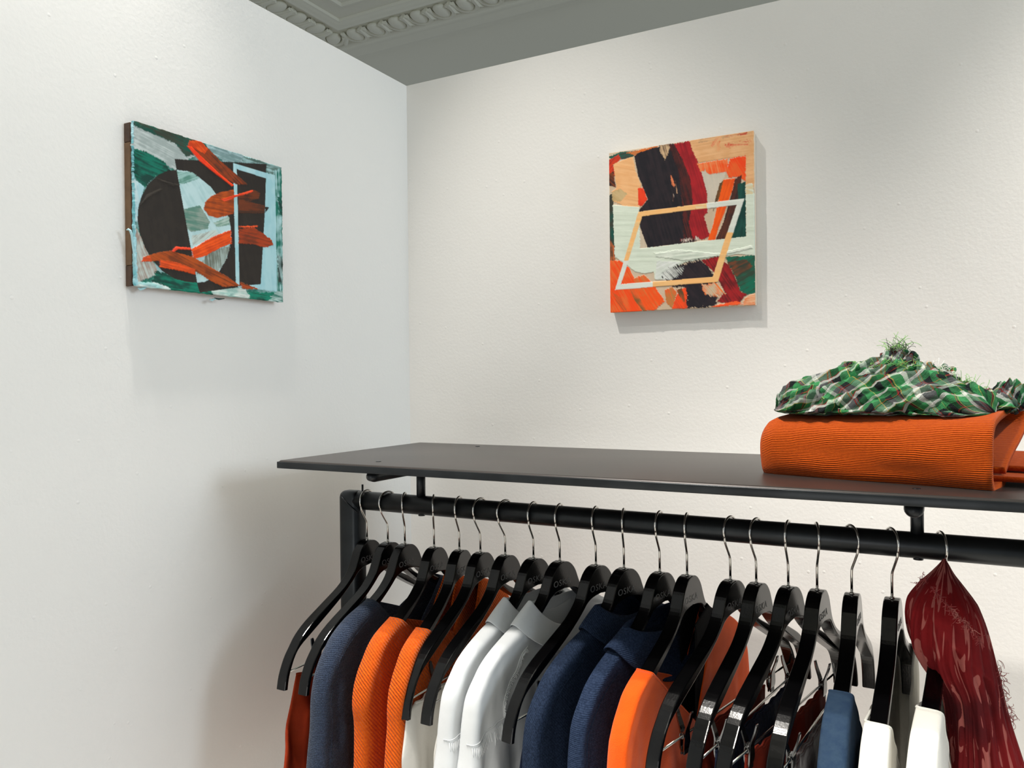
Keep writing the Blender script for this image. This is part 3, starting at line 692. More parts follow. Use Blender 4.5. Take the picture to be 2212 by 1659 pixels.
opsA = [
 ([(205, 60), (560, 230), (720, 360), (560, 480), (205, 300)], (156, 168, 166), (190, 200, 198), 28, 1.2, .3, 8),
 ([(205, 300), (330, 335), (480, 420), (520, 490), (400, 530), (310, 620), (205, 520)], TL_, TD, 24, 1.0, .6, 10),
 ([(205, 60), (480, 140), (690, 210), (830, 270), (1110, 370), (1110, 420), (960, 415), (800, 320), (650, 375), (560, 265), (205, 112)], (22, 84, 70), (60, 66, 54), 26, 1.2, .7, 8),
 ([(780, 240), (1110, 360), (1105, 418), (960, 415), (850, 340)], (172, 200, 204), (120, 150, 150), 20, 1.4, .8, 6),
 ([(1110, 370), (1430, 450), (1460, 560), (1380, 530), (1300, 500), (1300, 430), (1110, 420)], (84, 110, 102), (160, 196, 196), 18, 1.2, .6, 8),
 ([(1362, 480), (1460, 480), (1460, 1600), (1380, 1600)], (12, 110, 92), (168, 206, 208), 88, 1.0, .9, 12),
 ([(1395, 700), (1460, 700), (1460, 860), (1400, 850)], TD, TL_, 60, 1, .9, 12),
 ([(1390, 1180), (1460, 1200), (1460, 1420), (1395, 1400)], (40, 60, 54), (150, 180, 178), 80, 1, .9, 12),
 ([(205, 540), (310, 620), (262, 760), (250, 900), (205, 900)], (168, 208, 216), (200, 220, 222), 80, 1, .6, 6),
 ([(205, 900), (260, 980), (320, 1130), (400, 1260), (410, 1330), (200, 1420)], (186, 196, 190), (160, 140, 128), 70, 1.2, .5, 8),
 ([(400, 1300), (560, 1340), (760, 1395), (1060, 1470), (1460, 1480), (1460, 1600), (1000, 1560), (560, 1500), (350, 1420)], (6, 124, 100), (12, 66, 56), 12, 1.0, .7, 14),
 ([(205, 1390), (420, 1400), (520, 1450), (460, 1490), (205, 1460)], (206, 216, 212), (150, 196, 196), 10, 1.2, .8, 8),
 ([(840, 1400), (1110, 1440), (1170, 1500), (1150, 1545), (860, 1500)], (206, 214, 208), (150, 186, 178), 8, 1.2, .8, 10),
 ([(1380, 1470), (1460, 1470), (1460, 1560), (1300, 1560)], (20, 110, 92), (176, 200, 196), 20, 1.2, .8, 12),
 ([(200, 80), (214, 80), (216, 500), (226, 800), (236, 1100), (250, 1420), (200, 1420)], (170, 212, 220), (110, 176, 184), 88, 1.4, 1.3, 10),
 ([(553, 390), (1300, 432), (1290, 800), (1255, 1410), (755, 1480), (735, 1395), (570, 480)], DK, DK2, 80, .4, .35, 1),
 ([(570, 480), (660, 490), (760, 545), (850, 620), (920, 720), (980, 830), (1010, 940), (1012, 1060), (980, 1190), (920, 1300), (860, 1360), (800, 1390), (737, 1397)], (188, 216, 218), (170, 204, 206), 60, .6, .3, 1),
 ([(575, 490), (700, 500), (760, 545), (640, 590), (590, 590)], (150, 190, 184), (90, 140, 126), -20, 1.2, .4, 5),
 ([(620, 800), (760, 768), (840, 900), (826, 958), (690, 985), (660, 960)], (92, 134, 120), (140, 158, 146), 12, .8, .4, 4),
 ([(870, 910), (995, 860), (1005, 925), (900, 945)], (112, 152, 134), (180, 200, 190), -18, 1, .4, 5),
 ([(820, 1150), (1005, 1095), (975, 1210), (900, 1320), (800, 1340), (730, 1330)], (160, 176, 170), (110, 116, 104), 84, 1.4, .4, 8),
 ([(690, 1020), (890, 965), (910, 1000), (700, 1100)], (196, 212, 206), (150, 150, 140), -40, 1.8, .3, 8),
 ([(570, 480), (500, 485), (420, 520), (340, 590), (285, 690), (255, 790), (250, 890), (270, 1000), (310, 1110), (370, 1210), (450, 1300), (550, 1365), (640, 1390), (737, 1397)], DK, DK2, 80, .4, .35, 1),
 ([(270, 770), (330, 680), (440, 630), (450, 640), (340, 700)], (60, 54, 48), (40, 36, 32), -30, 1, 1.0, 3),
 ([(395, 545), (450, 560), (540, 590), (600, 600), (540, 612), (450, 575)], (64, 58, 52), (40, 36, 32), 12, 1, 1.1, 3),
 ([(1300, 545), (1370, 520), (1386, 1470), (1083, 1434), (1083, 1425), (1255, 1410), (1290, 800)], AQ, (174, 214, 220), 85, .4, .5, 1),
 ([(1030, 425), (1370, 523), (1370, 572), (1060, 472), (1082, 1434), (1052, 1426)], AQ, (182, 218, 222), 85, .4, .5, 1),
 ([(1290, 780), (1324, 784), (1292, 830)], DK, DK, 0, 1, .4, 2),
 ([(680, 240), (745, 240), (820, 300), (920, 400), (1030, 495), (1150, 598), (1060, 600), (960, 545), (890, 505), (790, 420), (690, 310)], (146, 60, 22), (92, 46, 26), 46, 1.6, .8, 4),
 ([(670, 240), (760, 248), (822, 312), (800, 350), (700, 300), (660, 280)], (238, 86, 22), (200, 60, 16), 46, 1.6, 1.1, 6),
 ([(648, 282), (690, 292), (800, 400), (905, 500), (1036, 606), (1016, 612), (880, 508), (755, 408)], (252, 74, 30), (236, 56, 20), 44, 1.6, 1.5, 2),
 ([(790, 800), (800, 740), (850, 692), (930, 660), (1036, 640), (1036, 832), (980, 852), (900, 872), (830, 852)], (196, 84, 22), (136, 58, 22), 10, 1.8, .8, 3),
 ([(1070, 690), (1190, 640), (1252, 666), (1240, 712), (1150, 735), (1290, 772), (1284, 832), (1075, 832)], (112, 52, 24), (66, 40, 28), 4, 1.8, .7, 4),
 ([(925, 720), (1040, 686), (1190, 642), (1184, 660), (1050, 702), (960, 738)], (246, 84, 44), (220, 60, 24), -16, 1.6, 1.5, 4),
 ([(690, 1128), (800, 1058), (900, 1008), (1012, 966), (1016, 1078), (930, 1112), (800, 1180), (700, 1212)], (246, 88, 16), (206, 66, 14), -24, 1.8, 1.0, 8),
 ([(1075, 958), (1200, 948), (1262, 990), (1342, 1050), (1358, 1090), (1290, 1115), (1200, 1085), (1075, 1078)], (172, 62, 22), (112, 48, 24), 14, 1.8, .8, 6),
 ([(1075, 938), (1228, 932), (1228, 944), (1075, 950)], (246, 90, 40), (60, 44, 36), 0, 1, .8, 5),
 ([(286, 1200), (330, 1178), (430, 1150), (520, 1138), (700, 1188), (860, 1280), (1000, 1360), (1090, 1424), (950, 1432), (850, 1385), (700, 1292), (600, 1252), (430, 1216), (350, 1228), (286, 1222)], (178, 78, 22), (118, 54, 22), 27, 1.8, .9, 5),
 ([(432, 1212), (560, 1230), (722, 1290), (722, 1332), (560, 1292), (432, 1272)], (238, 84, 24), (190, 66, 20), 16, 1.6, 1.1, 5),
 ([(525, 1142), (560, 1104), (680, 1114), (692, 1132), (575, 1126), (542, 1150)], (248, 76, 44), (230, 60, 30), 6, 1.6, 1.6, 3),
 ([(290, 1190), (350, 1180), (362, 1222), (286, 1228)], (240, 84, 30), (200, 70, 24), 10, 1.6, 1.1, 6),
 ([(1085, 1392), (1190, 1430), (1240, 1450), (1100, 1452)], (176, 72, 26), (120, 60, 30), 20, 1.6, .8, 8),
]
painted_face('painted_surface', 400, 330, lambda u, v: np.stack([np.full(np.shape(u), AT-.0012), AY0+(AY1-AY0)*u, AZ1-(AZ1-AZ0)*v], -1),
             (1, 0, 0), (230, 240), 3.771, ((150, 186, 188), (30, 110, 94)), opsA, 1.6, pa, M_paint, 21)
# loose paint lumps: the curl at the left edge and two drips under the bottom edge
def blob(parent, pts, rad, m, name='paint_curl'):
    return pp(tube(name, pts, rad, m, seg=8), parent)
def pA(u, v, dx=.0): return on_plane(230+u/3.771, 240+v/3.771, 0, AT+dx)
blob(pa, [pA(165, 968, -.004), pA(178, 962, .001), pA(195, 975, .002), pA(205, 1010, .002), pA(212, 1080), pA(224, 1170), pA(228, 1260)], [.0008, .0015, .0019, .0016, .0014, .0014, .0008], M_aqua)
blob(pa, [pA(255, 1440, -.004), pA(275, 1452, -.003), pA(300, 1446, -.003), pA(325, 1436, -.003)], [.0008, .002, .0018, .0008], M_aqua)
blob(pa, [pA(840, 1535, -.003), pA(860, 1540, -.003), pA(885, 1528, -.003)], [.0010, .0021, .0010], M_aqua)
blob(pa, [pA(880, 1524, -.003), pA(915, 1531, -.003), pA(960, 1528, -.003)], [.0010, .0016, .0007], mat('dark_green_paint', (20, 54, 48), .5))

# right painting (on the back wall)
BX0, BX1, BZ0, BZ1, BT = .5068, .7880, ZC+.1334, ZC+.4516, -.0190
pb = empty('abstract_painting', ((BX0+BX1)/2, 0, BZ0))
tag(pb, 'abstract painting with black and red swath and pale slanted frame on the back wall', 'painting')
bm = bmesh.new(); add_box(bm, BX0, BX1, BT+.0018, -.0005, BZ0, BZ1, .0012, 2); pp(autosmooth(from_bm('cradled_panel', bm, M_cream)), pb)
bm = bmesh.new(); add_box(bm, BX1-.0004, BX1+.0002, -.0125, -.0119, BZ0+.001, BZ1-.001); pp(from_bm('panel_joint', bm, mat('joint_shadow_line', (150, 128, 104), .7), smooth=False), pb)
PE = (244, 188, 132); MI = (222, 231, 214); BK = (26, 23, 31)
opsB = [
 ([(100, 300), (200, 262), (320, 250), (300, 290), (230, 312), (150, 312)], (20, 98, 82), (60, 60, 54), -12, 1.4, .4, 6),
 ([(245, 265), (470, 215), (440, 262), (320, 292)], (232, 116, 44), (190, 120, 70), -14, 1.8, .6, 6),
 ([(100, 330), (190, 276), (205, 312), (150, 360), (172, 430), (100, 440)], (216, 62, 30), (170, 40, 30), -50, 1.4, .6, 5),
 ([(100, 435), (150, 395), (168, 515), (100, 495)], (44, 28, 32), (120, 60, 30), 40, 1.6, .5, 5),
 ([(100, 600), (150, 540), (152, 800), (165, 970), (100, 970)], (14, 82, 70), (60, 60, 50), 88, 1.4, .5, 4),
 ([(100, 860), (160, 940), (165, 1100), (100, 1100)], (206, 108, 58), (70, 60, 46), 88, 1.8, .5, 6),
 ([(150, 350), (215, 318), (292, 294), (310, 400), (350, 500), (330, 560), (335, 655), (240, 655), (150, 615), (138, 545), (172, 520)], PE, (238, 176, 118), 10, .7, .6, 3),
 ([(140, 545), (200, 525), (250, 560), (200, 620), (145, 612)], (206, 178, 130), (190, 160, 110), 40, 1, .6, 5),
 ([(328, 520), (362, 515), (395, 600), (350, 655), (328, 640)], (240, 66, 28), (220, 50, 24), 80, 1.2, .5, 4),
 ([(300, 290), (340, 262), (460, 225), (560, 200), (605, 204), (690, 420), (735, 600), (740, 800), (725, 905), (395, 947), (338, 790), (352, 700), (328, 680), (398, 600), (330, 440)], BK, (40, 32, 38), 74, .8, .6, 3),
 ([(545, 205), (592, 204), (665, 300), (705, 450), (735, 640), (745, 900), (655, 908), (645, 640), (622, 420)], (92, 32, 30), (40, 26, 28), 74, 2.2, .7, 8),
 ([(480, 212), (548, 200), (556, 240), (520, 320), (486, 260)], (60, 30, 30), (214, 180, 140), 74, 2.2, .6, 8),
 ([(585, 205), (697, 178), (742, 290), (792, 430), (822, 560), (828, 690), (800, 720), (842, 862), (800, 888), (722, 884), (690, 760), (722, 620), (700, 450), (640, 300)], (178, 30, 38), (146, 22, 32), 74, 1.2, .7, 5),
 ([(560, 420), (575, 450), (592, 500), (585, 512), (566, 490)], (232, 130, 84), (200, 110, 70), 70, 1, .6, 3),
 ([(592, 460), (600, 470), (612, 560), (604, 560)], (228, 180, 140), (60, 30, 30), 80, 1, .6, 3),
 ([(575, 560), (583, 560), (584, 620), (577, 620)], (220, 200, 180), (60, 30, 30), 80, 1, .6, 3),
 ([(695, 180), (1165, 90), (1165, 520), (1098, 505), (1095, 286), (762, 337), (722, 262)], (240, 186, 134), (230, 172, 118), -10, 1.0, .6, 5),
 ([(740, 178), (1150, 100), (1150, 128), (760, 200)], (196, 150, 108), (238, 186, 134), -10, 2.4, .5, 10),
 ([(846, 215), (870, 180), (900, 150), (930, 150), (896, 190), (862, 224)], (226, 84, 50), (238, 180, 128), -60, 1.4, .5, 6),
 ([(890, 190), (915, 180), (912, 250), (892, 256)], (232, 110, 60), (236, 170, 118), 80, 1.4, .5, 6),
 ([(950, 208), (1124, 180), (1124, 216), (950, 226)], (222, 96, 66), (238, 184, 132), 0, 2.0, .4, 22),
 ([(950, 145), (1110, 120), (1110, 135), (955, 155)], (206, 84, 60), (238, 184, 132), -8, 2.0, .4, 14),
 ([(780, 400), (975, 380), (930, 470), (880, 620), (824, 690), (824, 560)], (206, 196, 180), (214, 202, 184), 80, .8, .3, 4),
 ([(750, 345), (972, 308), (968, 402), (900, 412), (830, 420), (806, 388), (778, 408)], (252, 88, 26), (246, 140, 84), 76, 1.8, .7, 6),
 ([(985, 305), (1100, 288), (1098, 470), (1040, 440), (975, 446), (962, 402)], (252, 72, 20), (246, 100, 40), 60, 1.4, .7, 5),
 ([(912, 485), (950, 455), (930, 540), (884, 640), (862, 700), (880, 600)], (120, 80, 40), (70, 60, 44), -70, 1.8, .6, 4),
 ([(940, 458), (1024, 448), (1004, 530), (944, 700), (904, 800), (880, 892), (826, 892), (862, 790), (894, 650), (920, 540)], (252, 96, 14), (238, 84, 16), -72, 1.2, .7, 3),
 ([(1024, 450), (1070, 425), (1056, 600), (965, 892), (880, 892), (940, 760), (985, 600)], (92, 46, 32), (50, 36, 36), -72, 2.0, .6, 4),
 ([(1040, 490), (1098, 470), (1102, 870), (985, 885), (1000, 800), (1046, 640)], (10, 62, 56), (20, 80, 70), -80, .9, .5, 3),
 ([(332, 792), (397, 947), (338, 952)], (206, 188, 164), (214, 196, 172), 80, 1, .3, 2),
 ([(146, 640), (335, 655), (338, 800), (340, 952), (397, 947), (725, 906), (1102, 868), (1098, 500), (1150, 495), (1168, 640), (1168, 1004), (1050, 992), (900, 1012), (660, 1052), (565, 1105), (500, 1140), (520, 1178), (448, 1176), (440, 1122), (370, 1132), (300, 1116), (255, 1078), (160, 1012)], MI, (214, 224, 206), 0, .5, .9, 3),
 ([(1100, 492), (1150, 485), (1150, 560), (1100, 566)], (226, 206, 160), (222, 226, 206), 10, 1, .8, 5),
 ([(445, 985), (620, 962), (900, 990), (1140, 930), (1150, 950), (900, 1010), (660, 1040), (450, 1010)], (230, 236, 222), (204, 214, 198), -6, 1.4, 1.7, 6),
 ([(460, 1040), (640, 1050), (560, 1100), (500, 1140), (520, 1176), (450, 1174)], (232, 234, 230), (214, 220, 210), -30, .8, 1.0, 4),
 ([(625, 885), (760, 872), (770, 888), (640, 906)], (228, 220, 206), (120, 30, 36), 80, 2, .6, 12),
 ([(100, 1040), (200, 1040), (262, 1090), (310, 1190), (350, 1300), (360, 1400), (300, 1425), (100, 1440)], (252, 78, 20), (240, 110, 50), 60, 1.4, .7, 5),
 ([(300, 1166), (370, 1140), (430, 1200), (520, 1330), (440, 1400), (380, 1394), (288, 1250)], (250, 88, 24), (222, 120, 60), 56, 1.6, .7, 6),
 ([(265, 1230), (300, 1240), (392, 1404), (366, 1404), (300, 1320)], (120, 94, 50), (240, 96, 40), 60, 2, .7, 4),
 ([(140, 1260), (200, 1300), (250, 1400), (225, 1405), (170, 1330)], (200, 90, 40), (250, 88, 30), 55, 2, .7, 4),
 ([(515, 1250), (570, 1226), (606, 1270), (572, 1382), (530, 1340)], (190, 126, 66), (236, 100, 44), 70, 1.8, .6, 5),
 ([(572, 1384), (600, 1290), (640, 1240), (680, 1228), (680, 1384)], (248, 78, 26), (222, 70, 30), 60, 1.6, .8, 4),
 ([(600, 1250), (640, 1234), (668, 1330), (655, 1340)], (90, 70, 40), (200, 90, 40), 70, 1.6, .7, 4),
 ([(640, 1062), (780, 1036), (870, 1130), (905, 1190), (870, 1250), (905, 1310), (870, 1372), (680, 1382), (672, 1230), (580, 1226), (500, 1160), (570, 1100)], (30, 25, 33), (44, 34, 40), 50, 1.4, .6, 14),
 ([(500, 1130), (560, 1090), (650, 1080), (640, 1140), (560, 1180), (510, 1170)], (30, 26, 34), (226, 228, 222), 48, 2.6, .6, 10),
 ([(778, 1036), (902, 1008), (985, 1080), (1024, 1160), (1064, 1260), (1112, 1280), (1050, 1345), (890, 1338), (945, 1262), (882, 1130)], (168, 28, 32), (104, 22, 26), 56, 1.6, .7, 5),
 ([(950, 1012), (1168, 1000), (1168, 1270), (1112, 1282), (1062, 1262), (1024, 1160), (985, 1080)], (14, 106, 82), (50, 70, 54), -30, 1.4, .6, 5),
 ([(965, 1050), (1100, 1028), (1150, 1080), (1035, 1156), (1000, 1110)], (120, 66, 40), (50, 60, 48), -28, 1.8, .6, 5),
 ([(1080, 1330), (1120, 1290), (1168, 1270), (1168, 1360), (1080, 1360)], (238, 184, 142), (226, 130, 80), -10, 1.6, .5, 6),
 ([(780, 1210), (892, 1198), (955, 1272), (930, 1280), (870, 1298), (800, 1275)], (246, 120, 44), (200, 190, 160), 50, 2.4, .7, 12),
 ([(850, 1372), (960, 1340), (1060, 1330), (1070, 1352), (880, 1376)], (250, 84, 30), (244, 110, 60), -10, 1.8, .7, 8),
 ([(330, 690), (740, 638), (742, 672), (355, 722)], (250, 190, 120), (248, 196, 130), 0, .4, 1.1, 1),
 ([(740, 638), (820, 627), (822, 664), (742, 672)], (236, 214, 166), (250, 192, 126), 0, 1.6, 1.1, 1),
 ([(820, 628), (1090, 593), (1010, 840), (968, 836), (1035, 640), (822, 666)], (228, 231, 220), (222, 226, 216), 0, .4, 1.1, 1),
 ([(1010, 838), (900, 1192), (430, 1228), (432, 1190), (862, 1157), (966, 836)], (250, 190, 120), (246, 194, 130), 0, .4, 1.1, 1),
 ([(432, 1228), (162, 1250), (228, 1035), (262, 1036), (205, 1208), (432, 1190)], (228, 231, 222), (220, 224, 214), 0, .4, 1.1, 1),
 ([(330, 690), (357, 722), (258, 1040), (226, 1040)], (250, 190, 120), (240, 196, 136), 0, .4, 1.1, 1),
]
painted_face('painted_surface', 360, 410, lambda u, v: np.stack([BX0+(BX1-BX0)*u, np.full(np.shape(u), BT+.0014), BZ1-(BZ1-BZ0)*v], -1),
             (0, -1, 0), (1280, 250), 3.319, ((214, 192, 166), (206, 182, 154)), opsB, .25, pb, M_paint, 77)

# ------------------------------------------------------------------ folded sweater on the shelf
def uvwave_mat(name, col, dark, freq, strength):
    k = NT(name); b = k.b; b.inputs['Roughness'].default_value = .95; b.inputs['Specular IOR Level'].default_value = .12
    b.inputs['Sheen Weight'].default_value = .08; b.inputs['Sheen Roughness'].default_value = .5
    tc = k.n('ShaderNodeTexCoord'); mp = k.n('ShaderNodeMapping'); mp.inputs['Scale'].default_value = (1, freq, 1); k.l(tc.outputs['UV'], mp.inputs[0])
    nz = k.n('ShaderNodeTexNoise'); nz.inputs['Scale'].default_value = 260; nz.inputs['Detail'].default_value = 5; k.l(tc.outputs['Object'], nz.inputs['Vector'])
    nw = k.n('ShaderNodeTexNoise'); nw.inputs['Scale'].default_value = 40; nw.inputs['Detail'].default_value = 3; k.l(tc.outputs['Object'], nw.inputs['Vector'])
    sx = k.n('ShaderNodeSeparateXYZ'); k.l(mp.outputs[0], sx.inputs[0])
    ad = k.n('ShaderNodeMath', operation='MULTIPLY_ADD'); k.l(nw.outputs['Fac'], ad.inputs[0]); ad.inputs[1].default_value = 1.1; k.l(sx.outputs['Y'], ad.inputs[2])
    s1 = k.n('ShaderNodeMath', operation='SINE'); m2 = k.n('ShaderNodeMath', operation='MULTIPLY'); m2.inputs[1].default_value = 6.2832
    k.l(ad.outputs[0], m2.inputs[0]); k.l(m2.outputs[0], s1.inputs[0])
    h = k.n('ShaderNodeMath', operation='MULTIPLY_ADD'); k.l(nz.outputs['Fac'], h.inputs[0]); h.inputs[1].default_value = 1.6; k.l(s1.outputs[0], h.inputs[2])
    mr = k.n('ShaderNodeMapRange'); k.l(h.outputs[0], mr.inputs[0]); mr.inputs[1].default_value = -.4; mr.inputs[2].default_value = 1.6
    mx = k.n('ShaderNodeMix', data_type='RGBA'); k.l(mr.outputs[0], mx.inputs['Factor']); mx.inputs['A'].default_value = (*lin(dark), 1); mx.inputs['B'].default_value = (*lin(col), 1)
    k.l(mx.outputs['Result'], b.inputs['Base Color'])
    bp = k.n('ShaderNodeBump'); bp.inputs['Strength'].default_value = strength; bp.inputs['Distance'].default_value = .0014; k.l(h.outputs[0], bp.inputs['Height']); k.l(bp.outputs[0], b.inputs['Normal'])
    return k.m
M_rib = uvwave_mat('ribbed_orange_wool', (194, 84, 12), (150, 50, 3), 1.0, .6)
SWX, SWY, SWA = .8835, -.4385, math.atan2(-.5024+.437, 1.1347-.8817)
sw = empty('folded_sweater', (SWX, SWY, ZS), SWA)
tag(sw, 'folded orange ribbed wool sweater lying on the shelf', 'sweater')
def loft_loop(name, loop_fn, xs, thick, m, parent, nl=120, rib=.0019, caps=False):
    """loop_fn(t)->closed? list of (depth, z) mm at station t in 0..1; lofted along local x"""
    v, f, uv = [], [], []
    for i, (x, t) in enumerate(xs):
        L = resample(loop_fn(t), nl); d = np.r_[0, np.cumsum(np.linalg.norm(np.diff(L, axis=0), axis=1))]
        for k in range(nl):
            v.append((x/1000, L[k, 0]/1000, L[k, 1]/1000)); uv.append((x/1000, d[k]/1000/rib))
    for i in range(len(xs)-1):
        for k in range(nl-1): f.append((i*nl+k, i*nl+k+1, (i+1)*nl+k+1, (i+1)*nl+k))
    o = from_py(name, v, f, m, parent, uv=uv)
    sd = o.modifiers.new('thickness', 'SOLIDIFY'); sd.thickness = thick; sd.offset = -1
    return o
def sweater_loop(t):
    # t = 0 left end, 1 right end; starts at the inner front-bottom corner, goes round the front, over the top, down the back
    h = np.interp(t, [0, .06, .5, 1], [.86, .95, 1, 1.07]); pin = np.interp(t, [0, .03, .08, 1], [.80, .94, 1, 1])
    back = np.interp(t, [0, 1], [165, 172])
    P = [(62, 10), (34, 4), (14, 1.5), (4, 6), (0, 18), (-1.0+1.5*math.sin(t*7), 33), (1, 48), (8, 60), (22, 67), (60, 72), (110, 78), (back-12, 82), (back, 74), (back-4, 62), (back-30, 52), (90, 34), (56, 18)]
    P = [((y-60)*pin+60, (z*h-30)*(pin*.5+.5)+30 if z > 30 else z*h) for y, z in P]
    P = [(y+1.2*math.sin(z*.12+t*9), z+.8*math.sin(t*11+y*.05)) for y, z in P]
    return spline(P, 5)
xs = [(-1.5, 0.0), (0, .02), (3, .04), (8, .06)]+[(8+x, .06+.94*x/252) for x in np.linspace(6, 252, 46)]
xs = [(x, t) for x, t in xs]
loft_loop('folded_body', sweater_loop, xs, .008, M_rib, sw)
# left end is closed by the stacked folds
def fold_lobe(z0, z1, y0, y1, out):
    bm = bmesh.new(); r = bmesh.ops.create_uvsphere(bm, u_segments=28, v_segments=16, radius=1)
    for q in r['verts']:
        x, y, z = q.co; sg = lambda a, e: math.copysign(abs(a)**e, a)
        q.co = Vector(((sg(x, .7)*out+14)/1000, ((y0+y1)/2+sg(y, .45)*(y1-y0)/2)/1000, ((z0+z1)/2+sg(z, .8)*(z1-z0)/2)/1000))
    o = from_bm('fold_edge', bm, M_rib, sw)
    return o
fold_lobe(2, 24, 5, 150, 16); fold_lobe(21, 45, 2, 155, 18); fold_lobe(41, 64, 10, 160, 16)
# inner layer seen through the open right end, and the sleeve lying behind
def inner_loop(t): return spline([(40, 6), (80, 4), (130, 5), (185, 8), (190, 20), (180, 30), (140, 26), (100, 18)], 5)
loft_loop('sleeve', inner_loop, [(60+x, x/210) for x in np.linspace(0, 232, 16)], .006, M_rib, sw, nl=60)

# ------------------------------------------------------------------ plaid scarf heaped on the sweater
def plaid_mat():
    k = NT('plaid_crinkle_cotton'); b = k.b; b.inputs['Roughness'].default_value = .85; b.inputs['Specular IOR Level'].default_value = .2
    tc = k.n('ShaderNodeTexCoord'); sx = k.n('ShaderNodeSeparateXYZ'); k.l(tc.outputs['UV'], sx.inputs[0])
    G, G2, D, GR, WH, RD, YL = (28, 98, 52), (66, 146, 90), (22, 30, 31), (108, 110, 112), (214, 218, 210), (150, 42, 36), (190, 176, 84)
    seqs = [[(0, D), (.10, G), (.20, RD), (.225, D), (.25, YL), (.262, G2), (.40, WH), (.47, GR), (.60, RD), (.62, GR), (.645, RD), (.66, D), (.78, G2), (.90, YL), (.912, G)],
            [(0, G), (.12, WH), (.17, G2), (.28, D), (.40, RD), (.425, D), (.45, GR), (.58, WH), (.64, YL), (.652, G), (.78, RD), (.80, WH), (.86, D)]]
    outs = []
    for ax, sq in zip(('X', 'Y'), seqs):
        fr = k.n('ShaderNodeMath', operation='FRACT'); k.l(sx.outputs[ax], fr.inputs[0])
        cr = k.n('ShaderNodeValToRGB'); cr.color_ramp.interpolation = 'CONSTANT'; e = cr.color_ramp.elements
        while len(e) > 1: e.remove(e[-1])
        e[0].position = 0; e[0].color = (*lin(sq[0][1]), 1)
        for p, c in sq[1:]:
            q = e.new(p); q.color = (*lin(c), 1)
        k.l(fr.outputs[0], cr.inputs[0]); outs.append(cr)
    mx = k.n('ShaderNodeMix', data_type='RGBA'); mx.inputs['Factor'].default_value = .5; k.l(outs[0].outputs[0], mx.inputs['A']); k.l(outs[1].outputs[0], mx.inputs['B'])
    k.l(mx.outputs['Result'], b.inputs['Base Color'])
    mp = k.n('ShaderNodeMapping'); mp.inputs['Scale'].default_value = (10, 34, 1); k.l(tc.outputs['UV'], mp.inputs[0])
    nz = k.n('ShaderNodeTexNoise'); nz.inputs['Scale'].default_value = 2.2; nz.inputs['Detail'].default_value = 4; nz.inputs['Distortion'].default_value = .8; k.l(mp.outputs[0], nz.inputs['Vector'])
    bp = k.n('ShaderNodeBump'); bp.inputs['Strength'].default_value = .8; bp.inputs['Distance'].default_value = .004; k.l(nz.outputs['Fac'], bp.inputs['Height']); k.l(bp.outputs[0], b.inputs['Normal'])
    return k.m
M_plaid = plaid_mat()
ps = empty('plaid_scarf', (SWX, SWY, ZS+.078), SWA)
tag(ps, 'crumpled green, white and red plaid scarf with frayed fringe on top of the orange sweater', 'scarf')
def lobe(c, ax, rot, seed, folds, amp, uvs, uvang, nU=110, nV=64, flatb=.25, twist=0.0):
    """crumpled ellipsoid: centre, semi axes (mm), yaw rot deg, folded along its length"""
    v, f, uv = [], [], []; rs = np.random.default_rng(seed); ph = rs.uniform(0, 6.28, 8); ca, sa = math.cos(math.radians(rot)), math.sin(math.radians(rot))
    ua, ub = math.cos(math.radians(uvang)), math.sin(math.radians(uvang))
    for i in range(nV+1):
        la = math.pi*(i/nV)                 # along the length, -x to +x
        for j in range(nU):
            th = 2*math.pi*j/nU
            x = -math.cos(la); r = math.sin(la)**.62
            tw = th+twist*x
            k = 1+amp*(math.sin(folds*tw+ph[0]+2.2*x+.8*math.sin(3*x+ph[4]))+.6*math.sin((folds*1.7)*tw-3*x+ph[1])+.4*math.sin(folds*3.1*tw+7*x+ph[2]))*min(1, r*1.3)
            k -= amp*1.4*max(0, math.sin(folds*.5*tw+ph[3]+1.5*x))**6
            y = math.cos(th)*r*k; z = math.sin(th)*r*k
            if z < 0: z *= flatb
            X, Y, Z = x*ax[0]*(1+.04*math.sin(5*th+ph[5])), y*ax[1], z*ax[2]
            v.append(((c[0]+X*ca-Y*sa)/1000, (c[1]+X*sa+Y*ca)/1000, (c[2]+Z)/1000))
            p, q = x*ax[0]/1000*uvs, (tw*(ax[1]+ax[2])/2)/1000*uvs
            uv.append((p*ua-q*ub, p*ub+q*ua))
    for i in range(nV):
        for j in range(nU):
            f.append((i*nU+j, i*nU+(j+1) % nU, (i+1)*nU+(j+1) % nU, (i+1)*nU+j))
    return v, f, uv
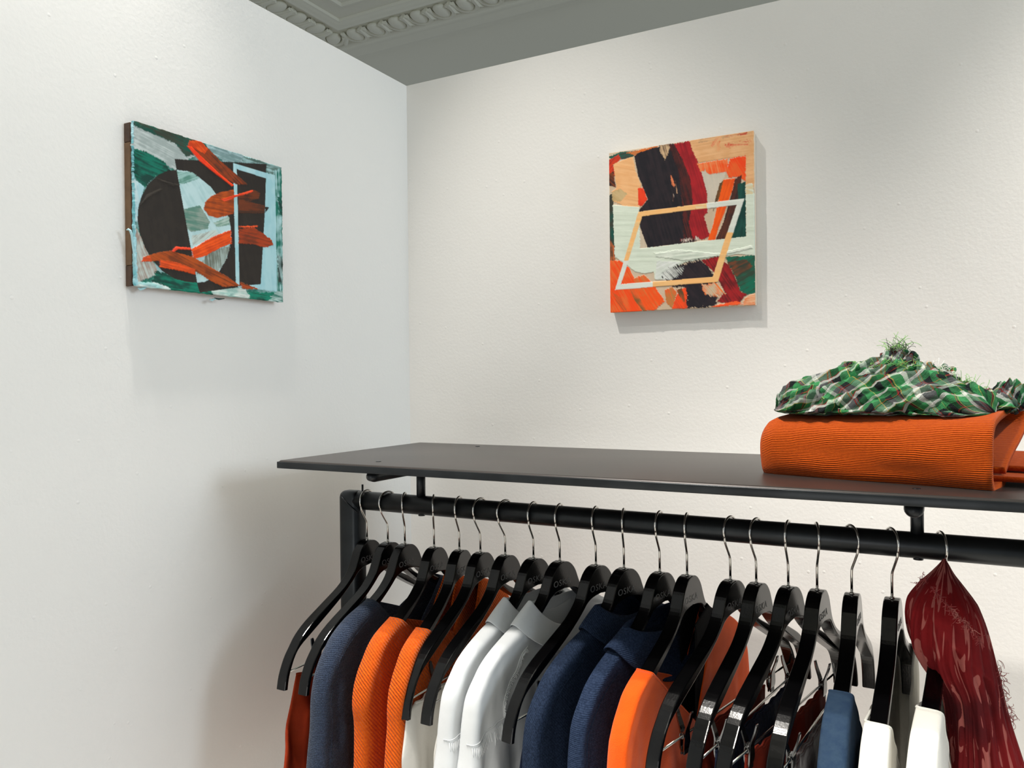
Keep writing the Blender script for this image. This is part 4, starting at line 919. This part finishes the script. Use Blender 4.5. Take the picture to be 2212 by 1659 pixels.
def plaid_body():
    V, F, UVs = [], [], []
    for a in [((118, 62, 6), (118, 54, 50), -2, 1, 7, .075, 9, 34, 220, 200, .16, .9),
              ((60, 52, 4), (62, 46, 38), 14, 2, 6, .08, 9, -20, 180, 120, .16, 1.2),
              ((186, 66, 4), (68, 48, 38), -18, 3, 6, .09, 9, 62, 180, 120, .16, -1.0),
              ((126, 80, 38), (58, 36, 30), 12, 4, 6, .10, 9, 15, 160, 110, .6, 1.5),
              ((160, 84, 36), (56, 32, 26), -30, 5, 6, .10, 10, 75, 160, 110, .6, -1.5),
              ((138, 84, 60), (24, 18, 20), 40, 6, 5, .12, 10, 30, 120, 80, .8, 1.2),
              ((100, 78, 46), (34, 22, 20), 28, 9, 5, .11, 10, 0, 120, 80, .8, 1.2),
              ((238, 72, 10), (32, 20, 17), -15, 7, 5, .13, 10, 50, 70, 44, .5, 1.4),
              ((262, 74, 22), (17, 13, 19), 30, 8, 5, .14, 11, 20, 60, 36, .9, 1.4)]:
        v, f, uv = lobe(a[0], a[1], a[2], a[3], a[4], a[5], a[6], a[7], a[8], a[9], a[10], a[11])
        b = len(V); V += v; F += [tuple(q+b for q in p) for p in f]; UVs += uv
    V = np.array(V); UVs = np.array(UVs)*1.75; X, Z = V[:, 0]*1000, (V[:, 2]+V[:, 1]*.5)*1000
    UVs[:, 0] += .20*(fbm(X/45+7, Z/30+3, 91)-.5); UVs[:, 1] += .20*(fbm(X/40+1, Z/34+9, 95)-.5)
    o = from_py('scarf_body', V, F, M_plaid, ps, uv=UVs)
    nr = np.empty(len(V)*3); o.data.vertices.foreach_get('normal', nr); nr = nr.reshape(-1, 3)
    x, y, z = V[:, 0]*1000, V[:, 1]*1000, V[:, 2]*1000
    ac = x*.50+z*.86+y*.35+6*fbm(x/30, z/30+y/40, 3); al = x*.86-z*.5
    d = 0
    for fq, am, sd in ((13, 3.4, 1), (6.5, 1.9, 2), (3.4, .9, 3)):
        rr = 1-abs(2*vnoise(ac/fq+3, al/(fq*4.2)+5, sd)-1); d = d+am*(rr**1.5-.45)
    V = V+nr*(d*np.clip((z+6)/12, .15, 1)/1000)[:, None]
    o.data.vertices.foreach_set('co', V.ravel()); o.data.update(); return o
plaid_body()
def fringe(parent, name, base_pts, dirs, n, length, m, seed, rad=.00028, curl=.6, droop=0.0):
    """tangled threads starting along base_pts (local metres)"""
    rs = np.random.default_rng(seed); bm = bmesh.new(); B = np.array(base_pts, float)
    for i in range(n):
        t = rs.random()*(len(B)-1); k = int(min(t, len(B)-2)); p = B[k]+(B[k+1]-B[k])*(t-k)+rs.normal(0, .0008, 3)
        d = np.array(dirs, float)+rs.normal(0, .45, 3); d /= np.linalg.norm(d); L = length*rs.uniform(.5, 1.2); pts = [p]
        ax = rs.normal(0, 1, 3); ax /= np.linalg.norm(ax)
        for s in range(7):
            d = d+np.cross(ax, d)*curl*rs.uniform(.2, 1)+np.array([0, 0, -droop]); d /= np.linalg.norm(d); pts.append(pts[-1]+d*L/7)
        tube_into(bm, pts, rad, 4)
    return from_bm(name, bm, m, parent)
M_thr = mat('green_thread', (120, 170, 90), .8); M_thw = mat('white_thread', (222, 220, 212), .8); M_thr2 = mat('dark_thread', (60, 70, 56), .8)
fringe(ps, 'fringe', [(.126, .074, .078), (.150, .076, .082)], (.2, -.1, 1), 46, .022, M_thr, 3)
fringe(ps, 'fringe', [(.130, .070, .078), (.152, .074, .080)], (.6, -.2, .6), 26, .020, M_thr2, 4)
fringe(ps, 'fringe', [(.090, .062, .060), (.170, .060, .058)], (.2, -.8, .3), 70, .016, M_thr, 5)
fringe(ps, 'fringe', [(.180, .062, .056), (.206, .060, .046)], (.2, -.8, .5), 60, .016, M_thw, 6)
fringe(ps, 'fringe', [(.210, .060, .040), (.240, .060, .026)], (.5, -.6, .4), 60, .016, M_thr, 7)

# ------------------------------------------------------------------ red scarf looped over the last hanger
def redscarf_mat():
    k = NT('dyed_shaded_red_gauze'); b = k.b; b.inputs['Roughness'].default_value = .8; b.inputs['Specular IOR Level'].default_value = .2
    tc = k.n('ShaderNodeTexCoord')
    mp = k.n('ShaderNodeMapping'); mp.inputs['Scale'].default_value = (5.5, 2.1, 1); k.l(tc.outputs['UV'], mp.inputs[0])
    n1 = k.n('ShaderNodeTexNoise'); n1.inputs['Scale'].default_value = 2.1; n1.inputs['Detail'].default_value = 1.5; n1.inputs['Distortion'].default_value = 1.2; k.l(mp.outputs[0], n1.inputs['Vector'])
    r1 = k.n('ShaderNodeMapRange'); k.l(n1.outputs['Fac'], r1.inputs[0]); r1.inputs[1].default_value = .585; r1.inputs[2].default_value = .602
    n2 = k.n('ShaderNodeTexNoise'); n2.inputs['Scale'].default_value = 7; n2.inputs['Detail'].default_value = 5; k.l(tc.outputs['Object'], n2.inputs['Vector'])
    m0 = k.n('ShaderNodeMix', data_type='RGBA'); mr = k.n('ShaderNodeMapRange'); k.l(n2.outputs['Fac'], mr.inputs[0]); mr.inputs[1].default_value = .35; mr.inputs[2].default_value = .7
    k.l(mr.outputs[0], m0.inputs['Factor']); m0.inputs['A'].default_value = (*lin((74, 14, 20)), 1); m0.inputs['B'].default_value = (*lin((150, 22, 26)), 1)  # maroon-to-red mix: dye tone plus uneven lighting put into the colour
    m1 = k.n('ShaderNodeMix', data_type='RGBA'); k.l(r1.outputs[0], m1.inputs['Factor']); k.l(m0.outputs['Result'], m1.inputs['A']); m1.inputs['B'].default_value = (*lin((168, 92, 86)), 1)
    k.l(m1.outputs['Result'], b.inputs['Base Color'])
    nz = k.n('ShaderNodeTexNoise'); nz.inputs['Scale'].default_value = 160; nz.inputs['Detail'].default_value = 4; k.l(tc.outputs['Object'], nz.inputs['Vector'])
    bp = k.n('ShaderNodeBump'); bp.inputs['Strength'].default_value = .5; bp.inputs['Distance'].default_value = .0015; k.l(nz.outputs['Fac'], bp.inputs['Height']); k.l(bp.outputs[0], b.inputs['Normal'])
    return k.m
M_red = redscarf_mat()
rsf = empty('red_scarf', (1.105, -.43, ZC-.60)); rsf.name = 'hanging_scarf'
tag(rsf, 'dark red scarf with pink dyed blotches and frayed edges, hung over the last hanger', 'scarf')
YS = -.425
rows = [(1214, 2037, 2043, 3), (1226, 2024, 2054, 9), (1242, 2006, 2066, 18), (1262, 1984, 2084, 28), (1290, 1966, 2103, 38), (1330, 1960, 2121, 46), (1380, 1966, 2138, 50), (1415, 1980, 2148, 50),
        (1445, 2000, 2157, 48), (1480, 2026, 2166, 44), (1520, 2041, 2176, 40), (1580, 2052, 2195, 38), (1659, 2062, 2222, 38), (1780, 2070, 2262, 40), (1950, 2080, 2300, 42)]
def red_body():
    R = []
    for v_, l, r, ry in rows:
        pl, pr = on_plane(l, v_, 1, YS), on_plane(r, v_, 1, YS); R.append(((pl[0]+pr[0])/2, (pr[0]-pl[0])/2, pl[2], ry/1000))
    R = resample(spline(R, 6), 120); N = 260; v, f, uv = [], [], []; z0 = R[0, 2]
    for i, (cx, rx, z, ry) in enumerate(R):
        t = (z0-z)
        yc = YS+.012*min(1, t/.1)+.020*min(1, max(0, (.06-t)/.06))
        for j in range(N):
            th = 2*math.pi*j/N; a = min(1, t/.05)
            q = th*1.0+t*4.2
            sx_ = (math.cos(th)+1)/2        # 0 left, 1 right
            q = th+t*3.2+.25*math.sin(t*14+th)
            w = .20*abs(math.sin(3.5*q+.7))**.55+.12*abs(math.sin(7.5*q-t*6+1.9))**.6+.05*abs(math.sin(17*q+t*9+.4))**.7+.010*math.sin(41*q+t*60)
            fl = .020+.125*sx_              # upper flap lies over the rest
            st = max(0, min(1, (fl-t)/.004)); w = w*(1-.55*st)+.20*st
            k = .78+a*(w-.04)
            k2 = k
            x = cx+rx*k2*math.cos(th); y = yc+ry*k*math.sin(th)
            v.append((x-1.105, y+.43, z-ZC+.60)); uv.append((q/6.28*2, t*4))
    for i in range(len(R)-1):
        for j in range(N): f.append((i*N+j, i*N+(j+1) % N, (i+1)*N+(j+1) % N, (i+1)*N+j))
    return from_py('scarf_body', v, f, M_red, rsf, uv=uv), R
_, RR_ = red_body()
M_thred = mat('red_thread', (150, 60, 60), .8); M_thpink = mat('pink_thread', (200, 130, 120), .8)
def sp(u, v_, y): p = on_plane(u, v_, 1, y); return (p[0]-1.105, p[1]+.43, p[2]-ZC+.60)
fringe(rsf, 'fringe', [sp(1984, 1262, -.44), sp(1992, 1252, -.44), sp(2000, 1246, -.44)], (-.8, -.3, .3), 26, .010, M_thred, 21, droop=.1)
fringe(rsf, 'fringe', [sp(2010, 1265, -.468), sp(2040, 1300, -.476), sp(2070, 1330, -.478), sp(2100, 1360, -.474), sp(2130, 1400, -.46)], (.3, -.6, -.5), 110, .009, M_thred, 22, droop=.15)
fringe(rsf, 'fringe', [sp(2045, 1305, -.478), sp(2105, 1362, -.474)], (.3, -.6, -.5), 34, .008, M_thpink, 23, droop=.15)
fringe(rsf, 'fringe', [sp(2155, 1428, -.43), sp(2164, 1470, -.43), sp(2176, 1520, -.43), sp(2186, 1560, -.43)], (.9, -.2, -.2), 60, .010, M_thred, 24, droop=.15)
